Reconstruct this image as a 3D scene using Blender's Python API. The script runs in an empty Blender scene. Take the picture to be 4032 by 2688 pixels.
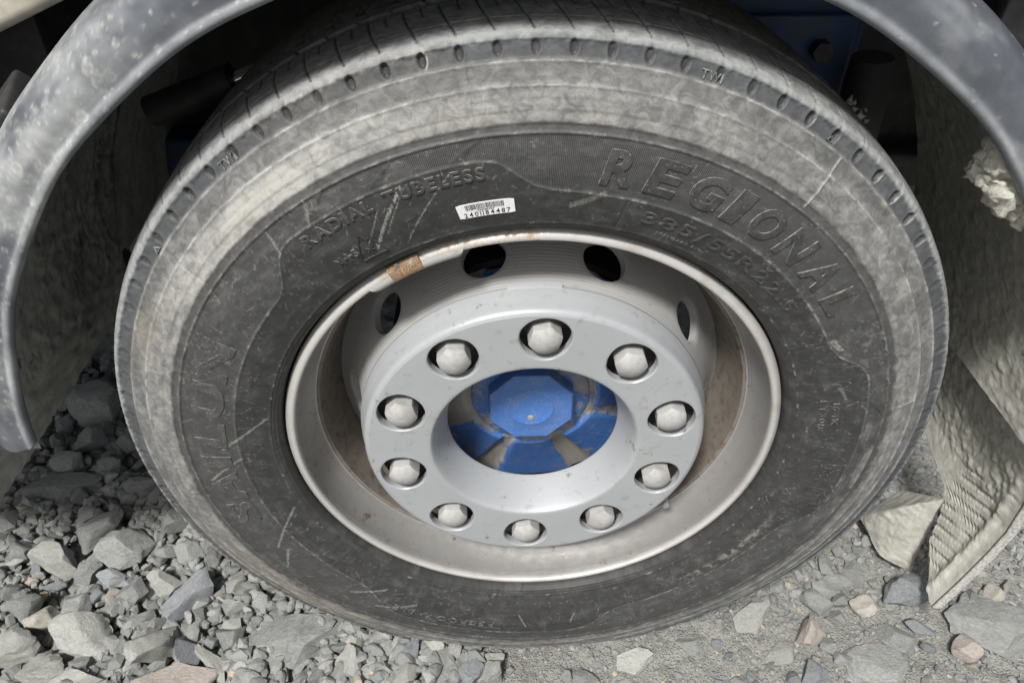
import bpy, bmesh, math, random
import numpy as np
from mathutils import Vector, Matrix

SC = bpy.context.scene
COL = SC.collection
ZC = 0.465                       # height of the wheel centre above the ground

# ------------------------------------------------------------------ camera
cam_d = bpy.data.cameras.new("camera")
cam_d.sensor_width = 36.0
cam_d.lens = 3028.0 / 4032.0 * 36.0
cam_d.clip_start = 0.02
cam_d.clip_end = 200.0
cam = bpy.data.objects.new("camera", cam_d)
COL.objects.link(cam)
cam.location = (-0.04423, -0.65493, 0.68865 + ZC)
cam.rotation_euler = Vector((0.020356, 0.776356, -0.629966)).to_track_quat('-Z', 'Y').to_euler()
SC.camera = cam

# ------------------------------------------------------------------ light
SUN_EL, SUN_AZ = math.radians(55), math.radians(-26)      # azimuth from the camera side (-y), negative = from the left
sd = Vector((math.sin(SUN_AZ) * math.cos(SUN_EL), -math.cos(SUN_AZ) * math.cos(SUN_EL), math.sin(SUN_EL)))
w = bpy.data.worlds.new("World")
SC.world = w
w.use_nodes = True
wn, wl = w.node_tree.nodes, w.node_tree.links
wn.clear()
sky = wn.new("ShaderNodeTexSky")
sky.sky_type = 'NISHITA'
sky.sun_disc = False
sky.sun_elevation = SUN_EL
sky.sun_rotation = math.atan2(sd.x, sd.y)
sky.dust_density = 4.0
hs = wn.new("ShaderNodeHueSaturation")
hs.inputs["Saturation"].default_value = 0.42
bg = wn.new("ShaderNodeBackground")
bg.inputs["Strength"].default_value = 0.088
wo = wn.new("ShaderNodeOutputWorld")
wl.new(sky.outputs[0], hs.inputs["Color"])
wl.new(hs.outputs[0], bg.inputs["Color"])
wl.new(bg.outputs[0], wo.inputs["Surface"])
sun_d = bpy.data.lights.new("sun", 'SUN')
sun_d.energy = 4.4
sun_d.angle = math.radians(9.0)
sun_d.color = (1.0, 0.985, 0.95)
sun = bpy.data.objects.new("sun", sun_d)
COL.objects.link(sun)
sun.rotation_euler = sd.to_track_quat('Z', 'Y').to_euler()
sun.location = (0, 0, 5)
vs = SC.view_settings
vs.view_transform = 'Standard'
vs.look = 'None'
vs.exposure = 0.30
vs.gamma = 1.0
vs.use_curve_mapping = False
SC.cycles.use_denoising = True
SC.cycles.max_bounces = 6

# ------------------------------------------------------------------ helpers
rng = np.random.default_rng(11)
random.seed(5)
RAD = np.pi / 180


def sstep(a, b, x):
    t = np.clip((x - a) / (b - a), 0, 1)
    return t * t * (3 - 2 * t)


class Noise2:
    """tileable-in-u value noise"""
    def __init__(self, nu, nv, seed):
        self.g = np.random.default_rng(seed).random((nv + 2, nu))
        self.nu, self.nv = nu, nv

    def __call__(self, u, v):
        u = np.asarray(u) * self.nu
        v = np.clip(np.asarray(v), 0, 0.99999) * self.nv
        iu, iv = np.floor(u).astype(int), np.floor(v).astype(int)
        fu, fv = u - iu, v - iv
        fu, fv = fu * fu * (3 - 2 * fu), fv * fv * (3 - 2 * fv)
        i0, i1 = iu % self.nu, (iu + 1) % self.nu
        g = self.g
        return (g[iv, i0] * (1 - fu) + g[iv, i1] * fu) * (1 - fv) + (g[iv + 1, i0] * (1 - fu) + g[iv + 1, i1] * fu) * fv


def fbm(u, v, nu, nv, seed, octs=4):
    s, a, t = 0, 1.0, 0
    for o in range(octs):
        s = s + a * Noise2(int(nu * 2 ** o), int(nv * 2 ** o), seed + o)(u, v)
        t += a
        a *= 0.55
    return s / t


_lat = [np.random.default_rng(900 + i).random((128, 128)) for i in range(8)]


def rnoise(x, y, scale, octs=4, seed=0, gain=.55):
    """value noise in metres, every octave turned so that no lattice shows"""
    s_, a_, t_ = 0, 1.0, 0
    for o in range(octs):
        an = 0.6 + 1.37 * (o + seed)
        f = scale * 2.03 ** o
        u_ = (np.cos(an) * x - np.sin(an) * y) * f + 13.1 * (o + 1) + 5.3 * seed
        v_ = (np.sin(an) * x + np.cos(an) * y) * f + 7.7 * (o + 1) + 3.1 * seed
        gt = _lat[(o + seed) % 8]
        iu, iv = np.floor(u_).astype(int), np.floor(v_).astype(int)
        fu, fv = u_ - iu, v_ - iv
        fu, fv = fu * fu * (3 - 2 * fu), fv * fv * (3 - 2 * fv)
        a, b, c, d = gt[iv % 128, iu % 128], gt[iv % 128, (iu + 1) % 128], gt[(iv + 1) % 128, iu % 128], gt[(iv + 1) % 128, (iu + 1) % 128]
        s_ = s_ + a_ * ((a * (1 - fu) + b * fu) * (1 - fv) + (c * (1 - fu) + d * fu) * fv)
        t_ += a_
        a_ *= gain
    return s_ / t_


def empty(name, loc=(0, 0, 0)):
    o = bpy.data.objects.new(name, None)
    o.empty_display_size = 0.05
    o.location = loc
    COL.objects.link(o)
    return o


def tag(o, label, cat, group=None, kind=None):
    o["label"] = label
    o["category"] = cat
    if group:
        o["group"] = group
    if kind:
        o["kind"] = kind
    return o


def mesh_obj(name, V, F, m, parent=None, loc=(0, 0, 0), smooth=True, sharp=None, attrs=None):
    me = bpy.data.meshes.new(name)
    V = np.asarray(V, dtype=np.float32)
    if isinstance(F, np.ndarray):
        n, k = F.shape
        me.vertices.add(len(V))
        me.vertices.foreach_set("co", V.ravel())
        me.loops.add(n * k)
        me.loops.foreach_set("vertex_index", F.astype(np.int32).ravel())
        me.polygons.add(n)
        me.polygons.foreach_set("loop_start", np.arange(0, n * k, k, dtype=np.int32))
        me.polygons.foreach_set("loop_total", np.full(n, k, dtype=np.int32))
        me.update(calc_edges=True)
    else:
        me.from_pydata([tuple(map(float, v)) for v in V], [], F)
        me.update()
    if attrs:
        for k_, a in attrs.items():
            at = me.attributes.new(k_, 'FLOAT', 'POINT')
            at.data.foreach_set("value", np.asarray(a, dtype=np.float32).ravel())
    return finish(name, me, m, parent, loc, smooth, sharp)


def finish(name, me, m, parent=None, loc=(0, 0, 0), smooth=True, sharp=None):
    me.polygons.foreach_set("use_smooth", np.full(len(me.polygons), bool(smooth)))
    if smooth and sharp:
        me.set_sharp_from_angle(angle=math.radians(sharp))
    me.materials.append(m)
    o = bpy.data.objects.new(name, me)
    COL.objects.link(o)
    o.location = loc
    if parent:
        o.parent = parent
    return o


def grid_faces(nr, nc, wrap=False):
    i = np.arange(nr - 1)[:, None]
    j = np.arange(nc if wrap else nc - 1)[None, :]
    j2 = (j + 1) % nc
    a, b, c, d = i * nc + j, i * nc + j2, (i + 1) * nc + j2, (i + 1) * nc + j
    a, b, c, d = np.broadcast_arrays(a, b, c, d)
    return np.stack([a, b, c, d], -1).reshape(-1, 4)


def lathe(name, prof, n, m, parent, sharp=35, th=None, flip=False):
    prof = np.array(prof, float)
    wrap = th is None
    T = np.arange(n) / n * 2 * np.pi if wrap else np.linspace(th[0] * RAD, th[1] * RAD, n)
    r, y = prof[:, 0][:, None], prof[:, 1][:, None]
    V = np.stack([r * np.sin(T), y + 0 * T, r * np.cos(T)], -1).reshape(-1, 3)
    F = grid_faces(len(prof), n, wrap)
    if flip:
        F = F[:, ::-1]
    return mesh_obj(name, V, F, m, parent, sharp=sharp)


def catmull(pts, per=6):
    pts = np.array(pts, float)
    P = np.vstack([2 * pts[0] - pts[1], pts, 2 * pts[-1] - pts[-2]])
    out = []
    for i in range(1, len(P) - 2):
        for k in range(per):
            t = k / per
            out.append(0.5 * ((2 * P[i]) + (-P[i - 1] + P[i + 1]) * t + (2 * P[i - 1] - 5 * P[i] + 4 * P[i + 1] - P[i + 2]) * t * t
                              + (-P[i - 1] + 3 * P[i] - 3 * P[i + 1] + P[i + 2]) * t ** 3))
    out.append(P[-2])
    return np.array(out)


def box(name, lo, hi, m, parent=None, bev=0.004, loc=(0, 0, 0)):
    bm = bmesh.new()
    bmesh.ops.create_cube(bm, size=1.0)
    lo, hi = Vector(lo), Vector(hi)
    for v in bm.verts:
        v.co = Vector((lo[i] + (v.co[i] + .5) * (hi[i] - lo[i]) for i in range(3)))
    if bev:
        bmesh.ops.bevel(bm, geom=bm.edges[:], offset=bev, segments=3, affect='EDGES', profile=0.5)
    me = bpy.data.meshes.new(name)
    bm.to_mesh(me)
    bm.free()
    return finish(name, me, m, parent, loc, True, 40)


def tube(name, pts, rad, m, parent=None, n=16, caps=True):
    pts = [Vector(p) for p in pts]
    V, F = [], []
    rads = rad if isinstance(rad, (list, tuple)) else [rad] * len(pts)
    for i, p in enumerate(pts):
        d = (pts[min(i + 1, len(pts) - 1)] - pts[max(i - 1, 0)]).normalized()
        q = d.to_track_quat('Z', 'Y')
        for k in range(n):
            a = 2 * math.pi * k / n
            V.append(p + q @ Vector((math.cos(a) * rads[i], math.sin(a) * rads[i], 0)))
    for i in range(len(pts) - 1):
        for k in range(n):
            F.append((i * n + k, i * n + (k + 1) % n, (i + 1) * n + (k + 1) % n, (i + 1) * n + k))
    if caps:
        F.append(tuple(range(n))[::-1])
        F.append(tuple((len(pts) - 1) * n + k for k in range(n)))
    return mesh_obj(name, V, F, m, parent, sharp=40)


# ------------------------------------------------------------------ materials
class G:
    def __init__(self, name):
        self.m = bpy.data.materials.new(name)
        self.m.use_nodes = True
        self.n, self.l = self.m.node_tree.nodes, self.m.node_tree.links
        self.p = self.n["Principled BSDF"]
        self._tc = None

    def val(self, sock, v):
        if hasattr(v, "is_output"):
            self.l.new(v, sock)
        elif isinstance(v, (tuple, list)) and len(v) == 3 and len(sock.default_value) == 4:
            sock.default_value = (*v, 1)
        else:
            sock.default_value = v

    def tc(self, which="Object"):
        if not self._tc:
            self._tc = self.n.new("ShaderNodeTexCoord")
        return self._tc.outputs[which]

    def attr(self, name):
        a = self.n.new("ShaderNodeAttribute")
        a.attribute_name = name
        return a.outputs["Fac"]

    def noise(self, scale, detail=4, rough=.55, vec=None, dist=0.0, lac=2.0):
        t = self.n.new("ShaderNodeTexNoise")
        t.inputs["Scale"].default_value = scale
        t.inputs["Detail"].default_value = detail
        t.inputs["Roughness"].default_value = rough
        t.inputs["Lacunarity"].default_value = lac
        t.inputs["Distortion"].default_value = dist
        self.l.new(vec if vec is not None else self.tc(), t.inputs["Vector"])
        return t.outputs["Fac"]

    def vor(self, scale, vec=None, feature='F1', out="Distance", rnd=1.0):
        t = self.n.new("ShaderNodeTexVoronoi")
        t.feature = feature
        t.inputs["Scale"].default_value = scale
        t.inputs["Randomness"].default_value = rnd
        self.l.new(vec if vec is not None else self.tc(), t.inputs["Vector"])
        return t.outputs[out]

    def math(self, op, a, b=0.5, c=None):
        t = self.n.new("ShaderNodeMath")
        t.operation = op
        self.val(t.inputs[0], a)
        self.val(t.inputs[1], b)
        if c is not None:
            self.val(t.inputs[2], c)
        return t.outputs[0]

    def mr(self, v, a, b, c=0.0, d=1.0):
        t = self.n.new("ShaderNodeMapRange")
        t.interpolation_type = 'SMOOTHSTEP'
        for i, x in enumerate((v, a, b, c, d)):
            self.val(t.inputs[i], x)
        return t.outputs[0]

    def mix(self, f, a, b, mode='MIX'):
        t = self.n.new("ShaderNodeMix")
        t.data_type = 'RGBA'
        t.blend_type = mode
        self.val(t.inputs["Factor"], f)
        self.val(t.inputs[6], a)
        self.val(t.inputs[7], b)
        return t.outputs[2]

    def mapping(self, scale=(1, 1, 1), vec=None, loc=(0, 0, 0), rot=(0, 0, 0)):
        t = self.n.new("ShaderNodeMapping")
        t.inputs["Scale"].default_value = scale
        t.inputs["Location"].default_value = loc
        t.inputs["Rotation"].default_value = rot
        self.l.new(vec if vec is not None else self.tc(), t.inputs["Vector"])
        return t.outputs[0]

    def polar(self):
        s = self.n.new("ShaderNodeSeparateXYZ")
        self.l.new(self.tc(), s.inputs[0])
        x, y, z = s.outputs
        r = self.math('SQRT', self.math('ADD', self.math('MULTIPLY', x, x), self.math('MULTIPLY', z, z)))
        return r, self.math('ARCTAN2', x, z), y

    def xyz(self, v=None):
        s = self.n.new("ShaderNodeSeparateXYZ")
        self.l.new(v if v is not None else self.tc(), s.inputs[0])
        return s.outputs

    def comb(self, x, y, z):
        c = self.n.new("ShaderNodeCombineXYZ")
        for i, v in enumerate((x, y, z)):
            self.val(c.inputs[i], v)
        return c.outputs[0]

    def rand(self):
        return self.n.new("ShaderNodeObjectInfo").outputs["Random"]

    def bump(self, h, strength=.3, dist=.002, normal=None):
        b = self.n.new("ShaderNodeBump")
        b.inputs["Strength"].default_value = strength
        b.inputs["Distance"].default_value = dist
        self.val(b.inputs["Height"], h)
        if normal is not None:
            self.l.new(normal, b.inputs["Normal"])
        return b.outputs[0]

    def done(self, color=None, rough=None, metal=None, normal=None, spec=None, coat=None):
        for k, v in (("Base Color", color), ("Roughness", rough), ("Metallic", metal), ("Normal", normal), ("Specular IOR Level", spec), ("Coat Weight", coat)):
            if v is not None:
                self.val(self.p.inputs[k], v)
        return self.m


# rubber of the tyre: attributes carry the moulded rib zone, dust with painted sunlight, scratches and tread wear
g = G("tyre_rubber")
dust, rib, scr, blue, brown = (g.attr(k) for k in ("dust", "rib", "scratch", "bluish", "brown"))
r_, th_, y_ = g.polar()
pol = g.comb(g.math('MULTIPLY', th_, 0.40), r_, y_)
n1 = g.noise(60, 6, .65, pol)
n2 = g.noise(420, 4, .7, pol)
streak = g.noise(1.0, 5, .65, g.comb(g.math('MULTIPLY', th_, 60.0), g.math('MULTIPLY', r_, 900.0), 0.0))
base = g.mix(g.mr(n1, .3, .7), (.021, .021, .021), (.034, .034, .0335))
vein = g.vor(190, g.mapping((1, 1, 1), pol), 'DISTANCE_TO_EDGE')
n4 = g.noise(95, 8, .66, pol, .8)
dcol = g.mix(g.mr(n4, .34, .68), (.158, .159, .157), (.245, .245, .238))
dcol = g.mix(g.mr(n2, .62, .80, 0, .30), dcol, (.40, .397, .38))
dcol = g.mix(g.mr(g.attr("pale"), 0.0, 1.0, 0, .62), dcol, (.43, .425, .392))
dcol = g.mix(g.math('MULTIPLY', blue, .8), dcol, (.15, .165, .19))
dcol = g.mix(g.math('MULTIPLY', brown, .75), dcol, (.27, .24, .195))
dm = g.math('MULTIPLY', dust, g.mr(g.math('ADD', g.math('MULTIPLY', n4, .7), g.math('MULTIPLY', n2, .3)), .25, .72, .62, 1.15))
dm = g.math('MINIMUM', dm, 1.0)
col = g.mix(dm, base, dcol)
wav = g.math('SINE', g.math('MULTIPLY', th_, 1450.0))
col = g.mix(g.math('MULTIPLY', rib, g.mr(wav, -.2, .9, .0, .42)), col, (.13, .13, .127))  # sunlit crests of the ribs painted lighter
col = g.mix(g.math('MULTIPLY', rib, g.mr(streak, .5, .78, 0, .22)), col, (.26, .26, .25))
col = g.mix(g.math('MULTIPLY', scr, g.mr(n2, .25, .6, .35, 1.0)), col, (.42, .42, .40))
hh = g.math('ADD', g.math('MULTIPLY', g.math('MULTIPLY', wav, rib), .45), g.math('ADD', g.math('MULTIPLY', n1, .5), g.math('MULTIPLY', n2, .55)))
M_TYRE = g.done(col, g.mix(dm, (.52, .52, .52), (.88, .88, .88)), 0, g.bump(hh, .34, .0011), .32)

g = G("letter_rubber")
n1, n2 = g.noise(90, 5, .6), g.noise(500, 3, .6)
col = g.mix(g.mr(n1, .35, .7), (.034, .034, .034), (.062, .062, .061))
col = g.mix(g.mr(n2, .62, .75), col, (.28, .28, .27))
M_LETTER = g.done(col, .55, 0, g.bump(n2, .3, .0006), .32)

g = G("letter_rubber_scuffed")
n1, n2 = g.noise(90, 5, .6), g.noise(500, 3, .6)
M_LETTER2 = g.done(g.mix(g.mr(n2, .55, .75), g.mix(g.mr(n1, .35, .7), (.046, .046, .046), (.078, .078, .076)), (.2, .2, .19)), .6, 0, g.bump(n2, .3, .0006), .32)
g = G("letter_edge_dust")
n1 = g.noise(120, 5, .7)
M_EDGE2 = g.done(g.mix(g.mr(n1, .45, .7), (.05, .05, .05), (.16, .16, .155)), .85)
g = G("letter_rim_dust")
n1 = g.noise(120, 5, .7)
M_EDGE = g.done(g.mix(g.mr(n1, .35, .62), (.055, .055, .054), (.24, .24, .23)), .85)

g = G("sticker_paper")
M_PAPER = g.done(g.mix(g.mr(g.noise(300), .5, .8), (.80, .80, .82), (.66, .65, .62)), .5)
g = G("sticker_print")
M_PRINT = g.done(g.mix(g.mr(g.noise(900), .55, .8), (.012, .012, .014), (.10, .10, .11)), .6)


def metal_paint(name, base, dirt, rust, rust_lo, rough, dirt_lo=.55, speck=.70, bscale=.3, spec=.5, metallic=0.0):
    g = G(name)
    n1, n2, n3 = g.noise(18, 6, .6), g.noise(70, 6, .65), g.noise(420, 3, .6)
    c = g.mix(g.mr(n1, .3, .7, .0, .35), base, tuple(x * .86 for x in base))
    c = g.mix(g.mr(n2, dirt_lo, dirt_lo + .22, 0, .75), c, dirt)
    c = g.mix(g.mr(n3, speck, speck + .05, 0, .6), c, tuple(x * .45 for x in dirt))
    if rust:
        rn = g.math('MULTIPLY', g.mr(g.noise(46, 7, .7), rust_lo, rust_lo + .1), g.mr(g.noise(210, 3, .6), .35, .6))
        c = g.mix(rn, c, rust)
    hh = g.math('ADD', n3, n2)
    if name.startswith("disc"):
        hh = g.math('ADD', hh, g.math('MULTIPLY', g.math('SINE', g.math('MULTIPLY', g.xyz()[1], 1500.0)), 1.1))
    return g.done(c, g.mix(g.mr(n2, .4, .8), (rough,) * 3, (rough + .22,) * 3), metallic, g.bump(hh, bscale, .0006), spec)


M_RIM = metal_paint("rim_silver_paint", (.41, .402, .39), (.215, .185, .15), (.18, .10, .045), .585, .36, .55, .72, .18, .5, .6)
M_DISC = metal_paint("disc_grey_paint", (.30, .297, .29), (.22, .195, .16), (.20, .12, .06), .64, .45, .55, .73, .18)
M_WELL = metal_paint("well_dirt_and_shade_paint", (.15, .132, .112), (.085, .062, .045), (.075, .045, .028), .56, .7, .46, .70, .4)  # brown dirt, darkened further to paint in the shade of the deep barrel
g = G("rim_lip_paint")
r_, th_, y_ = g.polar()
n1, n2, n3 = g.noise(24, 6, .65), g.noise(150, 5, .65), g.noise(600, 3, .6)
worn = g.math('MULTIPLY', g.mr(th_, -.85, -.45), g.mr(th_, -.02, .22, 1.0, 0.0))
c = g.mix(g.mr(n1, .45, .72, 0, .6), (.50, .49, .475), (.34, .305, .255))
rust = g.mr(g.math('ADD', g.math('MULTIPLY', n2, .65), g.math('MULTIPLY', n1, .35)), g.math('SUBTRACT', .63, g.math('MULTIPLY', worn, .20)), g.math('SUBTRACT', .74, g.math('MULTIPLY', worn, .08)), 0, .9)
c = g.mix(rust, c, g.mix(n3, (.38, .25, .10), (.17, .085, .035)))
M_LIP = g.done(c, g.mix(rust, (.34,) * 3, (.8,) * 3), g.math('MULTIPLY', g.math('SUBTRACT', 1.0, rust), .35), g.bump(g.math('ADD', n2, n3), .2, .0008), .5)
g = G("weight_rust")
n1, n2 = g.noise(160, 6, .7), g.noise(700, 4, .65)
M_RUST = g.done(g.mix(g.mr(n2, .35, .65), g.mix(g.mr(n1, .3, .7), (.17, .082, .034), (.085, .042, .022)), g.mix(g.mr(n1, .5, .62), (.27, .185, .105), (.36, .345, .32))), .85, 0, g.bump(n2, .6, .0012))
M_ZINC = metal_paint("weight_zinc", (.25, .25, .235), (.19, .175, .14), (.26, .16, .06), .62, .6)
M_RING = metal_paint("ring_paint", (.325, .336, .348), (.22, .195, .16), (.15, .125, .095), .605, .40, .555, .70, .09, .5, .1)
M_NUT = metal_paint("nut_plastic", (.335, .332, .324), (.24, .23, .215), None, 1, .66, .44, .72, .35)
M_STUD_SHADE = metal_paint("stud_steel_and_shade", (.13, .127, .122), (.2, .17, .13), (.2, .1, .04), .6, .5)

g = G("hub_blue_paint")
n1, n2, n3 = g.noise(42, 7, .68, dist=.6), g.noise(260, 5, .65), g.noise(11, 3, .5)
sc = g.vor(150, None, 'DISTANCE_TO_EDGE')
dirt = g.attr("dirt")
dmask = g.mr(g.math('ADD', g.math('ADD', g.math('MULTIPLY', g.math('ADD', g.math('MULTIPLY', n1, .6), g.math('MULTIPLY', n3, .4)), .66), g.math('MULTIPLY', n2, .16)), g.math('MULTIPLY', dirt, .30)), .44, .56)
c = g.mix(g.mr(n2, .3, .7), (.034, .118, .36), (.050, .150, .42))
c = g.mix(g.mr(n2, .56, .70, 0, .55), c, (.19, .245, .33))
c = g.mix(g.mr(n1, .42, .78, .03, .38), c, (.24, .235, .225))
c = g.mix(dmask, c, g.mix(n2, (.22, .205, .18), (.34, .32, .285)))
M_HUB = g.done(c, g.mix(dmask, (.38,) * 3, (.92,) * 3), 0, g.bump(g.math('ADD', g.math('MULTIPLY', dmask, .5), n2), .5, .0016))

g = G("fender_plastic")
spot, sheen_fac, scratch = g.attr("spot"), g.attr("painted_sheen"), g.attr("scratch")
n1, n2 = g.noise(26, 6, .65), g.noise(300, 4, .65)
c = g.mix(g.mr(n1, .3, .7), (.062, .068, .080), (.098, .105, .120))
sheen_mix = g.math('MULTIPLY', sheen_fac, g.mr(n1, .25, .7, .35, 1.0))
c = g.mix(g.math('MULTIPLY', sheen_mix, .85), c, (.36, .37, .365))  # painted highlight mixed into the plastic colour
c = g.mix(g.math('MULTIPLY', spot, g.mr(n2, .25, .6, .5, .95)), c, (.52, .52, .48))
c = g.mix(g.math('MULTIPLY', scratch, .8), c, (.5, .5, .5))
M_FEND = g.done(c, g.mix(g.math('MAXIMUM', sheen_mix, spot), (.36,) * 3, (.62,) * 3), 0, g.bump(g.math('ADD', n2, spot), .18, .0008), .5)


def mud_mat(name, c0, c1, wet, wet_lo, disp):
    g = G(name)
    n1, n2, n3 = g.noise(9, 5, .6), g.noise(55, 7, .68), g.noise(260, 5, .7)
    c = g.mix(g.mr(n2, .3, .7), c0, c1)
    c = g.mix(g.mr(n3, .6, .78, 0, .5), c, tuple(x * 1.35 for x in c1))
    c = g.mix(g.mr(n1, wet_lo, wet_lo + .15), c, wet)
    h = g.math('ADD', g.math('MULTIPLY', n2, 1.0), g.math('MULTIPLY', n3, .45))
    return g.done(c, .95, 0, g.bump(h, .65, disp), .2)


M_MUD = mud_mat("dried_mud", (.335, .33, .29), (.465, .46, .41), (.29, .286, .25), .60, .0022)
M_MUDDARK = mud_mat("old_mud_film", (.27, .272, .25), (.40, .40, .368), (.19, .19, .175), .58, .003)
M_CLOD = mud_mat("clod_mud", (.36, .352, .305), (.50, .49, .43), (.36, .35, .30), .8, .005)
g = G("cut_rubber")
M_CUT = g.done(g.mix(g.mr(g.noise(200, 5), .35, .65), (.26, .255, .235), (.42, .415, .385)), .8, 0, g.bump(g.noise(300, 4), .5, .002))

g = G("chassis_blue")
n = g.noise(30, 6, .65)
M_CHBLUE = g.done(g.mix(g.mr(n, .45, .7), (.007, .032, .10), (.025, .028, .03)), .5)
g = G("black_plastic")
n = g.noise(35, 6, .6)
M_BLACK = g.done(g.mix(g.mr(n, .4, .75), (.014, .014, .015), (.034, .034, .034)), .6, 0, g.bump(n, .3, .002))
g = G("black_rubber")
M_PIPE = g.done(g.mix(g.mr(g.noise(40, 5), .4, .7), (.005, .005, .005), (.010, .010, .010)), .8)
g = G("cab_beige")
M_BEIGE = g.done(g.mix(g.mr(g.noise(20, 6), .4, .75), (.52, .49, .42), (.34, .31, .25)), .4)
g = G("chrome")
M_CHROME = g.done((.75, .74, .72), .18, 1.0)

TINT = {'g': ((.215, .222, .215), (.36, .366, .35)), 'b': ((.20, .212, .224), (.325, .34, .35)), 'p': ((.37, .32, .285), (.52, .47, .43)),
        't': ((.34, .318, .275), (.48, .455, .405)), 'l': ((.31, .312, .294), (.46, .46, .425)), 'd': ((.17, .172, .168), (.26, .262, .252))}
M_STONE = {}
for k, (a, b) in TINT.items():
    g = G("stone_" + {'g': 'grey', 'b': 'bluegrey', 'p': 'pinkish', 't': 'tan', 'l': 'light', 'd': 'dark'}[k])
    rv = g.math('MULTIPLY', g.rand(), 37.0)
    vec = g.mapping((1, 1, 1))
    ad = g.n.new("ShaderNodeVectorMath")
    ad.operation = 'ADD'
    g.l.new(vec, ad.inputs[0])
    g.l.new(g.comb(rv, rv, rv), ad.inputs[1])
    vv = ad.outputs[0]
    n1, n2, n3 = g.noise(2.2, 6, .65, vv), g.noise(9, 6, .7, vv, .6), g.noise(30, 4, .7, vv)
    st = g.noise(1.6, 5, .6, g.mapping((1, 1, 2.2), vv, rot=(.5, .4, 0)), 1.2)
    c = g.mix(g.mr(n2, .3, .72), a, b)
    c = g.mix(g.mr(st, .48, .72, 0, .45), c, tuple(x * .66 for x in a))
    c = g.mix(g.mr(n3, .62, .75, 0, .7), c, tuple(min(x * 1.5, .6) for x in b))
    c = g.mix(g.mr(n1, .5, .7, 0, .45), c, (.34, .338, .31))
    c = g.mix(1.0, c, g.comb(*[g.math('ADD', g.math('MULTIPLY', g.rand(), .34), .80)] * 3), 'MULTIPLY')
    h = g.math('ADD', g.math('ADD', g.math('MULTIPLY', st, .35), g.math('MULTIPLY', n2, .7)), g.math('MULTIPLY', n3, .5))
    M_STONE[k] = g.done(c, .92, 0, g.bump(h, .9, .0045), .25)

g = G("gravel_mix")
tint = g.attr("tint")
n2, n3 = g.noise(160, 5, .65), g.noise(700, 3, .65)
c = g.mix(tint, (.15, .155, .152), (.325, .33, .315))
c = g.mix(g.mr(tint, .972, .98), c, (.44, .37, .30))
c = g.mix(g.mr(n2, .35, .7, 0, .45), c, (.25, .252, .24))
c = g.mix(g.mr(n3, .6, .75, 0, .5), c, (.42, .42, .40))
M_GRAVEL = g.done(c, .93, 0, g.bump(g.math('ADD', n2, n3), .7, .003), .2)
g = G("ground_dirt")
n0, n1, n2, n3 = g.noise(3, 4, .5), g.noise(28, 7, .68), g.noise(190, 6, .72), g.noise(800, 3, .6)
vr = g.vor(230)
c = g.mix(g.mr(n2, .3, .7), (.22, .22, .205), (.40, .397, .37))
c = g.mix(g.mr(n1, .45, .7, 0, .6), c, (.42, .412, .37))
c = g.mix(g.mr(n3, .62, .75, 0, .6), c, (.34, .335, .31))
h = g.math('ADD', g.math('ADD', g.math('MULTIPLY', n2, .8), g.math('MULTIPLY', n3, .3)), g.math('MULTIPLY', g.mr(vr, .1, .5, .5, 0.), .6))
M_GROUND = g.done(c, .96, 0, g.bump(h, 1.0, .009), .2)

# ------------------------------------------------------------------ ground
def axis(lo, hi, step, far):
    a = np.arange(lo, hi + step / 2, step)
    ext = np.cumsum(step * 1.35 ** np.arange(1, 40))
    ext = ext[ext < far]
    return np.concatenate([(lo - ext)[::-1], a, hi + ext])


_gn = [np.random.default_rng(400 + i).random((97, 97)) for i in range(5)]


def vnoise(x, y, s, k):
    gt = _gn[k]
    u, v = np.asarray(x) * s + 31.7, np.asarray(y) * s + 17.3
    iu, iv = np.floor(u).astype(int), np.floor(v).astype(int)
    fu, fv = u - iu, v - iv
    fu, fv = fu * fu * (3 - 2 * fu), fv * fv * (3 - 2 * fv)
    a, b, c, d = gt[iv % 97, iu % 97], gt[iv % 97, (iu + 1) % 97], gt[(iv + 1) % 97, iu % 97], gt[(iv + 1) % 97, (iu + 1) % 97]
    return (a * (1 - fu) + b * fu) * (1 - fv) + (c * (1 - fu) + d * fu) * fv


def ground_z(x, y):
    x, y = np.asarray(x, float), np.asarray(y, float)
    left = sstep(-.12, -.35, x)
    z = (vnoise(x, y, 3.5, 0) - .5) * (.018 + .016 * left)
    z = z + (vnoise(x, y, 11, 1) - .5) * (.008 + .018 * left)
    z = z + (vnoise(x, y, 34, 2) - .5) * (.007 + .012 * left)
    z = z + (vnoise(x, y, 95, 3) - .5) * .006
    z = z + (np.abs(vnoise(x + .3 * y, y - .3 * x, 17, 4) - .5) - .25) * .016 * (1 - left)
    z = z - .028 * left
    z = z - .012 * np.exp(-((y - .15) / .16) ** 2) * np.exp(-(x / .2) ** 2)
    return z


xs, ys = axis(-1.3, 1.15, .0055, 30), axis(-.25, 1.1, .0055, 30)
X, Y = np.meshgrid(xs, ys)
V = np.stack([X, Y, ground_z(X, Y)], -1).reshape(-1, 3)
ground = mesh_obj("ground", V, grid_faces(len(ys), len(xs)), M_GROUND)
ground["kind"] = "structure"
tag(ground, "grey compacted dirt and gravel ground under the truck", "ground")

# ------------------------------------------------------------------ the wheel
wheel = empty("truck_wheel", (0, 0, 0))
tag(wheel, "dusty truck wheel with black tyre, silver rim and ten pale grey nut caps", "wheel")
C0 = (0, 0, ZC)

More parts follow.
